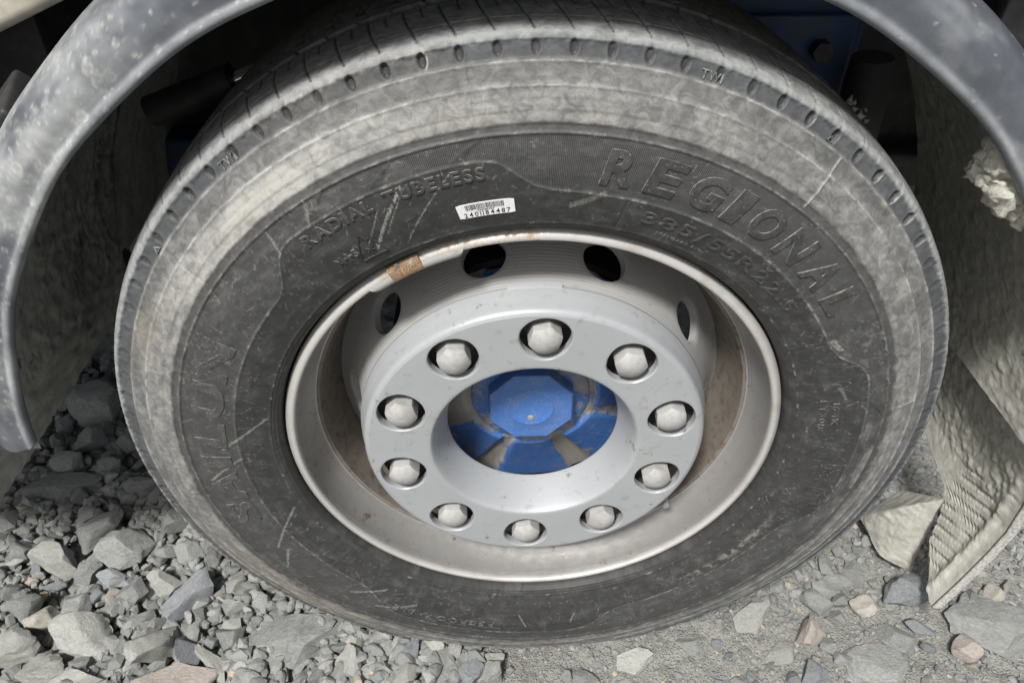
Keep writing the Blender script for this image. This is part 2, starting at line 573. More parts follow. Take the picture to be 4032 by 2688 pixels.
PR = np.array([(.290, .016), (.2985, .0150), (.3005, .0080), (.3025, -.0025), (.3060, -.0085), (.3132, -.0125), (.33, -.0185), (.35, -.0235), (.37, -.0262), (.39, -.0265),
               (.4092, -.0245), (.43, -.0185), (.4463, -.0123), (.4648, -.0042), (.4833, .0023), (.4885, .008)])
_rr = np.linspace(.290, .4885, 1600)
_yy = np.interp(_rr, PR[:, 0], PR[:, 1])
_k = np.exp(-np.linspace(-2.5, 2.5, 21) ** 2)
_k /= _k.sum()
_yp = np.convolve(np.pad(_yy, 10, mode='reflect', reflect_type='odd'), _k, 'valid')


def prof_y(r):
    return np.interp(r, _rr, _yp)


def sag(x, y, z):
    """weight on the tyre: flat foot, sidewall bulge just above it"""
    r = np.hypot(x, z)
    zmin = -(ZC - .001)
    k = .006
    z2 = np.where(z < -.38, zmin + k * np.log1p(np.exp(np.clip((z - zmin) / k, -40, 40))), z)
    z2 = np.where(z < -.38, np.minimum(z2, z + .05), z)
    z2 = np.where(z > zmin + .04, z, z2)
    f = np.exp(-((z + .46) / .05) ** 2) * sstep(.36, .43, r)
    y2 = y - .004 * f * (y < .1)
    return x, y2, z2


def S(r, deg, h=0.0):
    """point on the sidewall, h metres proud of it"""
    r, t = np.asarray(r, float), np.asarray(deg, float) * RAD
    d = .0006
    s = (prof_y(r + d) - prof_y(r - d)) / (2 * d)
    L = np.sqrt(1 + s * s)
    nr, ny = s / L, -1 / L
    r2, y2 = r + nr * h, prof_y(r) + ny * h
    x, y, z = sag(r2 * np.sin(t), y2, r2 * np.cos(t))
    return np.stack(np.broadcast_arrays(x, y, z), -1)


ZONE = np.array([(-180, .389), (-176, .3895), (-173.2, .389), (-160, .388), (-150, .387), (-146, .378), (-142, .362), (-138, .352), (-120, .350), (-88, .350), (-60, .351), (-52, .3514), (-47, .3525), (-45, .359), (-42, .377),
                 (-40.5, .384), (-38.5, .388), (-30, .3865), (-24, .387), (-9, .388), (-7.2, .387), (-5.4, .3823), (-3, .3676), (-1.3, .3592), (1, .355), (4, .353),
                 (12, .352), (30, .3535), (50, .3535), (61, .354), (63.5, .3555), (66, .361), (69, .380), (71, .3868), (73, .3885), (80, .388), (104, .388), (107.5, .386),
                 (110, .378), (113, .364), (116, .3575), (120, .356), (140, .354), (157, .355), (161, .358), (165, .376), (167.5, .386), (171, .3905), (176, .391), (180, .389)])
NT = 2400
TH = (np.arange(NT) / NT) * 360 - 180
rs = np.concatenate([np.arange(.2915, .4830, .00122)])
zone_r = np.interp(TH, ZONE[:, 0], ZONE[:, 1])
zone_r = np.convolve(np.pad(zone_r, 8, mode='wrap'), np.ones(17) / 17, 'valid')
Rg, Tg = np.meshgrid(rs, TH, indexing='ij')
Zg = np.broadcast_to(zone_r[None], Rg.shape)
u = (Tg + 180) / 360
vv = (Rg - .29) / .21


def ridge(x, c, wd):
    return np.exp(-((x - c) / wd) ** 2)


def adeg(a, b):
    return (a - b + 180) % 360 - 180


h = np.zeros_like(Rg)
for c in (.3062, .3098, .3134):
    h += .0008 * ridge(Rg, c, .0009)
h += .0009 * ridge(Rg, Zg, .0013) - .0006 * sstep(-.0005, .0015, Rg - Zg) * sstep(.4085, .407, Rg)
h += .0011 * ridge(Rg, .4095, .0012)
h += .0012 * sstep(.4160, .4175, Rg)
h += .0010 * sstep(.4265, .4285, Rg) - .0004 * ridge(Rg, .4355, .0015)
h += .0013 * ridge(Rg, .4465, .0012) - .0010 * sstep(.4465, .450, Rg)
h += .0013 * ridge(Rg, .4645, .0012) - .0016 * sstep(.4645, .468, Rg)
for d0, r0, r1, a in ((-8.0, .4135, .4655, -.0011), (36.5, .4134, .4640, .0011), (-52.2, .4150, .462, -.001), (81, .42, .446, .0009), (-98, .415, .465, .0009),
                      (13.2, .3135, .351, -.0007), (-70, .3135, .35, -.0006), (61.5, .3135, .352, .0006), (-128, .3135, .35, .0006), (150, .3135, .354, -.0006), (135, .3135, .35, .0006)):
    h += a * ridge(adeg(Tg, d0) * RAD * Rg, 0, .0011) * sstep(r0 - .001, r0 + .001, Rg) * sstep(r1 + .001, r1 - .001, Rg)
# dimples of the shoulder and their raised lips
pitch = 360 / 92
dth = (adeg(Tg, -.85) + pitch / 2) % pitch - pitch / 2
dx = dth * RAD * .475
dy = Rg - .4752
q = np.sqrt((dx / .0040) ** 2 + (dy / .0066) ** 2)
wear = fbm(u, vv * 0 + .5, 24, 1, 70, 2)
dd = .0038 * (.45 + .65 * sstep(.25, .55, wear)) * (.30 + .70 * sstep(62, 40, np.abs(adeg(Tg, 0))))
h -= dd * sstep(1.05, .72, q)
h += .0005 * ridge(q, 1.25, .18)
rough = fbm(u, vv, 420, 36, 20, 4) - .5
h += rough * .0022 * sstep(.468, .4835, Rg) + rough * .0005
h += (fbm(u, vv, 900, 70, 30, 2) - .5) * .0020 * sstep(.4775, .4835, Rg)
h += .0016 * sstep(.4795, .4815, Rg + (fbm(u, vv, 500, 40, 33, 3) - .5) * .005)

rib = sstep(.0015, .003, Rg - Zg) * sstep(.4082, .4065, Rg)
# smooth curved blades that cut across the ribbed band, and the smooth faces of the raised letters
for t0 in (-24.0, -12.6, -34.3):
    f = np.clip((Rg - .388) / .0195, 0, 1)
    c0 = t0 + .2 + 4.6 * f ** 1.5
    wd = 2.0 * (1 - f) ** .8 + .15
    m = sstep(-.15, .15, adeg(Tg, c0)) * sstep(wd + .15, wd - .15, adeg(Tg, c0)) * (Rg > Zg + .001) * (Rg < .4085)
    rib *= 1 - m
    h += .0005 * m
for t0 in (77.6, 88.7):
    f = np.clip((Rg - .388) / .0195, 0, 1)
    c0 = t0 + 4.4 * f ** 1.6
    wd = 1.8 * (1 - f) + .12
    m = sstep(-.15, .15, adeg(Tg, c0)) * sstep(wd + .15, wd - .15, adeg(Tg, c0)) * (Rg > Zg + .001) * (Rg < .4085)
    rib *= 1 - m
    h += .0005 * m

n_a = .72 * fbm(u, vv, 110, 16, 90, 5) + .28 * fbm(u, vv, 60, 70, 91, 3)
n_b = fbm(u, vv, 300, 50, 95, 4)
n_c = fbm(u, vv * 0 + .3, 14, 1, 97, 3)
dust = .05 + .08 * sstep(.5, .75, n_a)
dust = np.where(Rg > .4095, .22, dust)
dust += .60 * sstep(.4160, .4200, Rg + (n_b - .5) * .006) * (1 - .30 * sstep(.438, .455, Rg))
dust *= 1 - .52 * sstep(.4655, .4685, Rg) * sstep(.4825, .4800, Rg + (n_b - .5) * .004)
dust += .28 * sstep(.478, .4825, Rg + (n_b - .5) * .004)
dust += .22 * (ridge(Rg, .4465, .0016) + ridge(Rg, .4645, .0016)) + .14 * ridge(Rg, .4095, .0012) + .22 * ridge(Rg, Zg, .0013)
dust *= np.where(Rg > .416, .78 + .42 * sstep(.3, .7, n_a), 1)
leftup_light = np.exp(-(adeg(Tg, -38) / 26) ** 2) * sstep(.414, .42, Rg) * sstep(.452, .44, Rg)  # sunlight on the upper left shoulder, painted as heavier and paler dust
dust += .22 * leftup_light
dust += .28 * np.exp(-(adeg(Tg, 66) / 7) ** 2) * sstep(Zg + .002, Zg + .006, Rg) * sstep(.52, .66, n_b) * (Rg < .409)
dust = np.clip(dust, 0, 1.15) * (1 - (.35 + .50 * sstep(62, 40, np.abs(adeg(Tg, 0)))) * sstep(1.05, .8, q))  # dimples drawn darker than the shoulder around them
bluish = sstep(.466, .471, Rg) * sstep(.35, .6, n_c + .2) * .8 * sstep(.484, .480, Rg)
brown = sstep(.415, .418, Rg) * sstep(.4465, .438, Rg) * sstep(.45, .62, n_a) * .22 + .5 * np.exp(-(adeg(Tg, -128) / 22) ** 2) * sstep(.41, .43, Rg)
brown += .8 * np.exp(-(adeg(Tg, -66) / 5) ** 2) * np.exp(-((Rg - .452) / .012) ** 2)
pale = leftup_light * (.45 + .55 * sstep(.3, .7, fbm(u, vv, 160, 26, 99, 4))) + .55 * sstep(.478, .4822, Rg + (n_b - .5) * .004) + .5 * (ridge(Rg, .4465, .0014) + ridge(Rg, .4645, .0014)) * sstep(.4, .6, n_b)
pale += .30 * np.exp(-(adeg(Tg, 30) / 40) ** 2) * ridge(Rg, .4235, .005) * sstep(.3, .7, n_b)
side = sstep(Zg + .002, Zg + .005, Rg) * (Rg < .409)
dust = np.clip(dust + side * (.40 * np.exp(-(adeg(Tg, 92) / 17) ** 2) * sstep(.38, .62, n_a) + .18 * np.exp(-(adeg(Tg, -35) / 25) ** 2) * sstep(.45, .65, n_b)), 0, 1.15)
fleck = np.exp(-(adeg(Tg, 128) / 15) ** 2) * np.exp(-((Rg - .343) / .006) ** 2) * sstep(.5, .62, n_b)
dust = np.clip(dust + .55 * fleck, 0, 1.15)
brown = brown + .9 * fleck
dust = np.clip(dust + .05 * sstep(.50, .70, n_a) * (Rg < .409), 0, 1.15)
# scuffs: short scratches and fine nicks rasterised into the grid
scr = np.zeros_like(Rg)
R0, DR = rs[0], rs[1] - rs[0]


def scratch(t0, r0, ang, ln, wd, amp):
    n = max(3, int(ln / .0006))
    s = np.linspace(-.5, .5, n) * ln
    rr = r0 + s * math.sin(ang)
    tt = t0 + s * math.cos(ang) / r0 / RAD
    iu = np.round((tt + 180) / 360 * NT).astype(int) % NT
    iv = np.round((rr - R0) / DR).astype(int)
    ok = (iv >= 0) & (iv < len(rs))
    k = max(0, int(round(wd / DR / 2)))
    rr = rr + rng.normal(0, .0004, n) + .0012 * np.sin(np.linspace(0, rng.uniform(1, 5), n) + rng.uniform(0, 6))
    iv = np.round((rr - R0) / DR).astype(int)
    ok = (iv >= 0) & (iv < len(rs))
    for a in range(-k, k + 1):
        v2 = np.clip(iv[ok] + a, 0, len(rs) - 1)
        scr[v2, iu[ok]] = np.maximum(scr[v2, iu[ok]], amp * rng.uniform(.15, 1, ok.sum()))


for i in range(2600):
    scratch(rng.uniform(-180, 180), rng.uniform(.316, .412), rng.uniform(0, 3.14), rng.choice([rng.uniform(.0006, .003), rng.uniform(.002, .010)], p=[.8, .2]), .0008, rng.uniform(.05, .5) ** 1.4)
for i in range(420):
    t0 = rng.choice([-30, -60, -90, 60, 80, 120, 150, -150]) + rng.normal(0, 14)
    scratch(t0, rng.uniform(.33, .412), rng.uniform(0, 3.14), rng.uniform(.001, .014), .0008, rng.uniform(.08, .5) ** 1.3)
for t0, r0, a, ln, wd, am in ((-24, .357, .75, .075, .0016, .7), (-22, .362, .8, .055, .001, .5), (-27, .352, .8, .05, .001, .45), (-18, .352, .75, .09, .001, .6), (-83, .342, -.85, .07, .0025, .6),
                              (-92, .372, -.9, .055, .003, .55), (-112, .35, -.8, .075, .0018, .5), (-120, .382, -.7, .04, .003, .5), (7, .345, .5, .035, .004, .35), (63, .362, .3, .02, .005, .5),
                              (75, .36, .2, .02, .003, .35), (170, .36, 1.1, .02, .003, .4), (-178, .362, 2.0, .03, .0015, .45), (-140, .36, .6, .05, .002, .45), (-148, .37, .5, .06, .0015, .45),
                              (-33, .40, 1.0, .02, .006, .35), (-64, .37, .7, .02, .006, .35), (-40, .395, 1.2, .018, .004, .4)):
    scratch(t0, r0, a, ln, wd, am)
scr *= sstep(.418, .411, Rg)
scr += .45 * ridge(Rg, .3134, .0009) * sstep(.6, .75, n_b) + .45 * ridge(Rg, Zg, .0011) * sstep(.5, .75, n_b) + .4 * ridge(Rg, .4095, .001) * sstep(.5, .75, n_b)
scr += .8 * (ridge(q, 1.2, .14) * sstep(0, .004, dx) * sstep(.40, .6, wear)) * (np.abs(adeg(Tg, 30)) < 45)  # right-hand lip of each dimple drawn paler
scr += .8 * ridge(adeg(Tg, 36.5) * RAD * Rg, 0, .0009) * sstep(.4130, .4140, Rg) * sstep(.4645, .4635, Rg)
scr += .45 * (ridge(Rg, .4465, .0011) + ridge(Rg, .4645, .0011)) * sstep(.5, .75, n_b)

P1 = S(Rg, Tg, h)

# tread: continue over the shoulder, across and down the far sidewall
ysec = np.concatenate([np.arange(.0045, .118, .00125), np.linspace(.123, .290, 22)])
Yt, Tt = np.meshgrid(ysec, TH, indexing='ij')
crown = lambda y: np.interp(y, [.0, .0045, .010, .0265, .05, .09, .149, .21, .27, .285, .298], [.480, .4858, .4888, .4925, .4945, .4962, .4975, .4962, .4928, .4895, .483])
Rt = crown(Yt)
ut, vt = (Tt + 180) / 360, Yt / .3
dep = np.zeros_like(Yt)
ph = (adeg(Tt, -6.75) - 1.95 * np.clip((.084 - Yt) / .076, 0, 1) ** 1.4)
pl = (ph + pitch / 2) % pitch - pitch / 2
wig = (fbm(ut, vt, 200, 60, 51, 2) - .5) * .10
arc = .494 * RAD
dep = np.maximum(dep, .0030 * np.clip(1.25 - np.abs((pl + wig) * arc) / .0010, 0, 1) * sstep(.0065, .009, Yt) * (Yt < .0865))
ps = (ph - pitch / 2 + pitch / 2) % pitch - pitch / 2
dep = np.maximum(dep, .0028 * np.clip(1.2 - np.abs((ps + wig) * arc) / .0010, 0, 1) * sstep(.052, .055, Yt) * (Yt < .0865))
dep = np.maximum(dep, .0016 * np.exp(-((Yt - .0258) / .0009) ** 2))
gr = sstep(.0825, .0845, Yt) * sstep(.0960, .0945, Yt)
notch = np.clip(1 - np.abs(((ph * 4) % pitch - pitch / 2) / 4 * arc) / .0012, 0, 1)
dep = np.maximum(dep, .0125 * gr + .0025 * notch * gr)
pz = (adeg(Tt, -6.0) + .6 * np.sin((Yt - .095) * 260)) % pitch - pitch / 2
dep = np.maximum(dep, .004 * np.clip(1.4 - np.abs(pz * arc) / .0011, 0, 1) * (Yt > .0955))
zz = .1235 + .0022 * np.sign(np.sin(Tt / pitch * 2 * np.pi * 2))
dep = np.maximum(dep, .007 * np.clip(1.5 - np.abs(Yt - zz) / .0018, 0, 1))
rt_rough = fbm(ut, vt, 700, 220, 61, 3) - .5
Rt2 = Rt - dep + rt_rough * (.0006 + .0022 * sstep(.0115, .0045, Yt))
xt, yt, zt = sag(Rt2 * np.sin(Tt * RAD), Yt, Rt2 * np.cos(Tt * RAD))
P2 = np.stack([xt, yt, zt], -1)
far = np.array([(.4833, .2955), (.4648, .302), (.43, .318), (.39, .325), (.34, .318), (.305, .306), (.2965, .298), (.29, .292)])
Rf, Tf = np.meshgrid(far[:, 0], TH, indexing='ij')
Yf = np.repeat(far[:, 1][:, None], NT, 1)
xf, yf, zf = sag(Rf * np.sin(Tf * RAD), Yf, Rf * np.cos(Tf * RAD))
P3 = np.stack([xf, yf, zf], -1)
n_t = fbm(ut, vt, 90, 30, 66, 4)
dust_t = (.80 + .20 * sstep(.35, .65, n_t) + .22 * sstep(.014, .005, Yt + (rt_rough) * .006)) * (1 - .85 * sstep(.0008, .003, dep))
z3 = np.zeros(Rf.shape)
allv = np.concatenate([P1.reshape(-1, 3), P2.reshape(-1, 3), P3.reshape(-1, 3)])
cat = lambda a, b, c: np.concatenate([np.asarray(a).ravel(), np.asarray(b).ravel(), np.asarray(c).ravel()])
zt0 = np.zeros(Yt.shape)
tyre = mesh_obj("tyre", allv, grid_faces(len(rs) + len(ysec) + len(far), NT, True), M_TYRE, wheel, C0, attrs={
    "dust": cat(dust, dust_t, z3 + .3), "rib": cat(rib, zt0, z3), "scratch": cat(scr, zt0, z3),
    "bluish": cat(bluish, zt0 + .25, z3), "brown": cat(np.clip(brown, 0, 1), zt0, z3), "pale": cat(np.clip(pale, 0, 1), .45 * sstep(.012, .005, Yt), z3)})
tyre["label"] = "black rubber tyre with moulded lettering, pale dust on its shoulder"

# ---- moulded lettering
_glyph = {}


def glyph(ch, off=.018):
    key = (ch, off)
    if key not in _glyph:
        cu = bpy.data.curves.new("glyph", 'FONT')
        cu.body = ch
        cu.extrude = .5
        cu.offset = off
        cu.resolution_u = 4
        ob = bpy.data.objects.new("glyph", cu)
        COL.objects.link(ob)
        dg = bpy.context.evaluated_depsgraph_get()
        dg.update()
        me = bpy.data.meshes.new_from_object(ob.evaluated_get(dg))
        bpy.data.objects.remove(ob)
        bm = bmesh.new()
        bm.from_mesh(me)
        bpy.data.meshes.remove(me)
        bmesh.ops.remove_doubles(bm, verts=bm.verts[:], dist=1e-5)
        x = [v.co.x for v in bm.verts]
        y = [v.co.y for v in bm.verts]
        x0, x1, y0, y1 = min(x), max(x), min(y), max(y)
        for v in bm.verts:
            v.co = Vector(((v.co.x - x0) / max(x1 - x0, 1e-6), (v.co.y - y0) / max(y1 - y0, 1e-6), 1.0 if v.co.z > 0 else 0.0))
        for k in range(1, 6):
            bmesh.ops.bisect_plane(bm, geom=bm.verts[:] + bm.edges[:] + bm.faces[:], plane_co=(0, k / 6, 0), plane_no=(0, 1, 0))
        for k in range(1, 4):
            bmesh.ops.bisect_plane(bm, geom=bm.verts[:] + bm.edges[:] + bm.faces[:], plane_co=(k / 4, 0, 0), plane_no=(1, 0, 0))
        bmesh.ops.triangulate(bm, faces=[f for f in bm.faces if len(f.verts) > 4])
        bm.verts.index_update()
        _glyph[key] = (np.array([v.co[:] for v in bm.verts]), [[v.index for v in f.verts] for f in bm.faces], (x1 - x0) / max(y1 - y0, 1e-6))
        bm.free()
    return _glyph[key]


def letter(name, ch, t0, t1, r0, r1, height, shear=0.0, parent=tyre, m=None, off=.018, sink=-.0008, edge=None, face=None):
    V, F, asp = glyph(ch, off)
    r = r0 + V[:, 1] * (r1 - r0)
    t = t0 + V[:, 0] * (t1 - t0) + shear * V[:, 1]
    hh = np.where(V[:, 2] > .5, height, sink)
    o = mesh_obj(name, S(r, t, hh), F, m or face or M_LETTER, parent, smooth=False)
    if m is None:
        o.data.materials.append(edge or M_EDGE)
        up = V[:, 2] > .5
        mi = [0 if all(up[i] for i in f) else 1 for f in F]
        o.data.polygons.foreach_set("material_index", mi)
    return o


def word(name, text, t0, t1, r0, r1, height, parent=tyre, m=None, off=.018, shear=0.0, sink=-.0008, edge=None, gap_=.20):
    rel = {'I': .34, '1': .5, '/': .6, '.': .3, ' ': .6, 'J': .75, '+': .8, 'M': 1.15, 'W': 1.2, ':': .3}
    ws = [.5 if c == ' ' else max(.16, glyph(c, off)[2] if c not in '.-' else .2) for c in text]
    gap = gap_
    tot = sum(ws) + gap * (len(ws) - 1)
    k = (t1 - t0) / tot
    t = t0
    for c, wd in zip(text, ws):
        if c != ' ':
            rb = r0
            rt = r1
            if c == '.':
                rt = r0 + (r1 - r0) * .25
            letter(name, c, t, t + wd * k, rb, rt, height, shear, parent, m, off, sink, edge)
        t += (wd + gap) * k


REG = [('R', 8.0, 12.3), ('E', 14.4, 18.9), ('G', 20.7, 25.6), ('I', 27.1, 29.6), ('O', 31.4, 36.2), ('N', 37.8, 42.4), ('A', 44.6, 49.6), ('L', 51.8, 56.0)]
for ch, a, b in REG:
    letter("raised_letter", ch, a, b, .3640, .3990, .0011, .75, off=.035)
SAI = [('S', -107.5, -101.5), ('A', -100.5, -92.8), ('I', -91.6, -88.7), ('L', -86.3, -80.2), ('U', -78.8, -71.0), ('N', -70.0, -61.6)]
for ch, a, b in SAI:
    letter("raised_letter", ch, a, b, .3615, .3965, .0003, .6, off=.035, edge=M_EDGE, face=M_LETTER2)
for ch, a, b in SAI:
    letter("raised_letter", ch, a + 225.5, b + 225.5, .3640, .3950, .00015, .6, off=.03, edge=M_EDGE2, face=M_LETTER2)
word("raised_letter", "RADIAL TUBELESS", -36.6, -8.0, .3702, .3828, .0015, off=.028)
word("raised_letter", "385/55R22.5", 16.6, 51.5, .3300, .3440, .0011, off=.008, edge=M_EDGE2)
word("raised_letter", "M+S", -35.8, -31.5, .3335, .3435, .0010, off=.02)
word("raised_letter", "164K", 77.4, 83.4, .3500, .3575, .0009, off=.01)
word("raised_letter", "LT301S", 76.6, 85.0, .3365, .3435, .0009, off=.01)
word("raised_letter", "REGROOVABLE", -171.5, -147.5, .3660, .3760, .0010, off=.01)
word("raised_letter", "STANDARD RIM", 20.2, 29.2, .3205, .3235, .0006, off=.0)
word("raised_letter", "TWI", 16.7, 19.1, .4680, .4755, .0013, off=.0, m=M_EDGE)
word("raised_letter", "TWI", -38.5, -36.0, .4680, .4755, .0013, off=.0, m=M_EDGE)


def stroke(name, pts, wd, height, parent=tyre, m=None, closed=False):
    """a raised moulded line; pts are (r, deg)"""
    P = np.array(pts + ([pts[0]] if closed else []), float)
    Q = []
    for a, b in zip(P[:-1], P[1:]):
        n = max(2, int(np.hypot((a[0] - b[0]), (a[1] - b[1]) * RAD * .37) / .004) + 1)
        Q += [a + (b - a) * i / n for i in range(n)]
    Q.append(P[-1])
    Q = np.array(Q)
    xy = np.stack([Q[:, 1] * RAD * .37, Q[:, 0]], -1)
    d = np.gradient(xy, axis=0)
    d /= np.linalg.norm(d, axis=1)[:, None] + 1e-9
    nn = np.stack([-d[:, 1], d[:, 0]], -1)
    rows = []
    for k, hh in ((-.5, -.0006), (-.32, height), (.32, height), (.5, -.0006)):
        c = xy + nn * wd * k
        rows.append(S(c[:, 1], c[:, 0] / .37 / RAD, hh))
    V = np.stack(rows, 0).reshape(-1, 3)
    return mesh_obj(name, V, grid_faces(4, len(Q)), m or M_LETTER, parent, sharp=30)


# mountain and snowflake mark, wear triangles, the two pictogram boxes, the box round REGROOVABLE
stroke("mountain_mark", [(.3250, -32.2), (.3400, -31.0), (.3545, -29.3), (.3460, -28.6), (.3480, -28.2), (.3380, -27.6), (.3246, -27.0)], .0015, .0011, closed=True)
for a in (0, 60, 120):
    ca, sa = math.cos(a * RAD) * .0045, math.sin(a * RAD) * .0045
    stroke("snowflake_mark", [(.3345 + ca, -29.4 + sa / .335 / RAD), (.3345 - ca, -29.4 - sa / .335 / RAD)], .0010, .0011)
for t in (34.0, -53.0):
    stroke("wear_triangle", [(.4685, t - .45), (.4685, t + .45), (.4735, t), ], .0012, .0012, m=M_EDGE, closed=True)
for a, b in ((94.0, 98.4), (100.9, 105.4)):
    stroke("pictogram_frame", [(.3545, a), (.3840, a), (.3840, b), (.3555, b)], .0016, .0011, closed=True)
    stroke("pictogram_line", [(.3600, b - .8), (.3640, b - 1.6), (.3680, b - .9), (.3720, b - 1.7), (.3780, b - 1.1)], .0012, .0010)
    stroke("pictogram_line", [(.3600, b - 1.9), (.3640, b - 2.7), (.3690, b - 2.0), (.3740, b - 3.2), (.3790, b - 2.2)], .0012, .0010)
    stroke("pictogram_line", [(.3610, a + 1.2), (.3680, a + .9), (.3730, a + 1.6), (.3790, a + 1.0)], .0012, .0010)
stroke("letter_frame", [(.3880, -173.4), (.3790, -173.2), (.3785, -168), (.3785, -160)], .0016, .0012)

# ---- paper sticker with its bar code
stk = empty("barcode_sticker", C0)
stk.parent = wheel
stk["label"] = "white paper barcode sticker printed 2401184487"


def patch(name, t0, t1, r0, r1, h, m, parent, n=8, round_=0):
    t = np.linspace(t0, t1, n)
    r = np.linspace(r0, r1, 6)
    R_, T_ = np.meshgrid(r, t, indexing='ij')
    if round_:
        e = np.abs(T_ - (t0 + t1) / 2) / ((t1 - t0) / 2)
        sh = np.where(e > .97, .9, 1.0)
        R_ = (r0 + r1) / 2 + (R_ - (r0 + r1) / 2) * sh
    top, bot = S(R_, T_ + (.3385 - R_) * 6, h).reshape(-1, 3), S(R_, T_ + (.3385 - R_) * 6, h - .0004).reshape(-1, 3)
    nn = len(top)
    F = grid_faces(6, n)
    F2 = [list(f) for f in F] + [list(f[::-1] + nn) for f in F]
    ring = [i for i in range(n)] + [k * n + n - 1 for k in range(1, 6)] + [5 * n + i for i in range(n - 2, -1, -1)] + [k * n for k in range(4, 0, -1)]
    for a, b in zip(ring, ring[1:] + ring[:1]):
        F2.append([b, a, a + nn, b + nn])
    return mesh_obj(name, np.vstack([top, bot]), F2, m, parent, smooth=False)


patch("paper", -13.35, -4.25, .3300, .3468, .0007, M_PAPER, stk, 14, 1)
t = -12.0
rr = random.Random(3)
while t < -5.9:
    wd = rr.choice([.05, .07, .07, .10, .14])
    patch("barcode_bar", t, t + wd, .3392, .3455, .00095, M_PRINT, stk, 2)
    t += wd + rr.choice([.07, .09, .12])
word("printed_digit", "2401184487", -12.5, -5.0, .3310, .3364, .00095, stk, M_PRINT, .004, sink=.0006, gap_=.34)
word("printed_digit", "2401184487", -10.2, -7.5, .3370, .3386, .00095, stk, M_PRINT, .0, sink=.0006)

# ---- rim: lip, barrel, disc with ten hand holes
lip = [(.2945, .0105), (.2980, .0085), (.2992, .0050), (.2984, .0015), (.2962, -.0015), (.2932, -.0036), (.2904, -.0044), (.2880, -.0036), (.2866, -.0012), (.2862, .0018), (.2868, .0044)]
rim = lathe("rim", catmull(lip, 4), 240, M_LIP, wheel, sharp=None)
rim.location = C0
rim["label"] = "silver steel rim with rust spots on its lip"
barrel = catmull([(.2868, .0044), (.2862, .0085), (.2856, .016), (.2838, .026), (.2800, .038), (.2755, .047), (.2728, .0515)], 5).tolist() + [(.2722, .0522), (.2712, .0524)]
lathe("rim_barrel", barrel, 240, M_RIM, rim, sharp=40)
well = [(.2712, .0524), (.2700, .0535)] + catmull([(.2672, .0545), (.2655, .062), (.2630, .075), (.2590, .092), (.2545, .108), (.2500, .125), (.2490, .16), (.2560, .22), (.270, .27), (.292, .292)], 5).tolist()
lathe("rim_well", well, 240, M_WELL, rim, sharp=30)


def perforated(name, prof_fn, s0, s1, nsec, t_first, sc, rad, m, parent, wall, fillet=0.0, rref=None, K=8, ns=10, na=10, back=None, wall_scale=1.0):
    """sheet of revolution with one round opening per sector; prof_fn(s) -> (r, y), normal offset for the wall of the opening"""
    bm = bmesh.new()
    W = math.pi / nsec
    rref = rref or prof_fn(sc)[0]
    a_max = W * rref

    def pt(a, s, depth=0.0):
        r, y = prof_fn(s)
        r1, y1 = prof_fn(s + 1e-4)
        tr, ty = (r1 - r) / 1e-4, (y1 - y) / 1e-4
        L = math.hypot(tr, ty)
        nr, ny = -ty / L, tr / L
        r, y = r + nr * depth, y + ny * depth
        t = a / rref
        return r, y, t

    for k in range(nsec):
        tc = t_first * RAD + k * 2 * W
        bd = []
        for i in range(na):
            bd.append((-a_max + 2 * a_max * i / na, s1))
        for i in range(ns):
            bd.append((a_max, s1 + (s0 - s1) * i / ns))
        for i in range(na):
            bd.append((a_max - 2 * a_max * i / na, s0))
        for i in range(ns):
            bd.append((-a_max, s0 + (s1 - s0) * i / ns))
        rings = []
        nb = len(bd)
        for j in range(K + 1):
            f = (j / K) ** 1.35
            row = []
            for (a, s) in bd:
                ang = math.atan2(s - sc, a)
                ha, hsn = math.cos(ang) * rad, math.sin(ang) * rad
                aa, ss = ha + (a - ha) * f, hsn + (s - sc - hsn) * f
                dist = math.hypot(aa, ss) - rad
                dp = 0.0
                if fillet and dist < fillet:
                    q_ = 1 - dist / fillet
                    dp = fillet * (1 - math.sqrt(max(0, 1 - q_ * q_)))
                r, y, t = pt(aa, ss + sc, dp)
                row.append(bm.verts.new((r * math.sin(tc + t), y, r * math.cos(tc + t))))
            rings.append(row)
        inner = []
        for d_ in (wall * .5, wall):
            row = []
            for (a, s) in bd:
                ang = math.atan2(s - sc, a)
                r, y, t = pt(math.cos(ang) * rad * wall_scale, math.sin(ang) * rad * wall_scale + sc, fillet + d_)
                row.append(bm.verts.new((r * math.sin(tc + t), y, r * math.cos(tc + t))))
            inner.append(row)
        seq = inner[::-1] + rings
        for A, B in zip(seq[:-1], seq[1:]):
            for i in range(nb):
                i2 = (i + 1) % nb
                bm.faces.new((A[i], A[i2], B[i2], B[i]))
    bmesh.ops.remove_doubles(bm, verts=bm.verts[:], dist=2e-5)
    bmesh.ops.recalc_face_normals(bm, faces=bm.faces[:])
    me = bpy.data.meshes.new(name)
    bm.to_mesh(me)
    bm.free()
    return finish(name, me, m, parent, (0, 0, 0), True, 38)


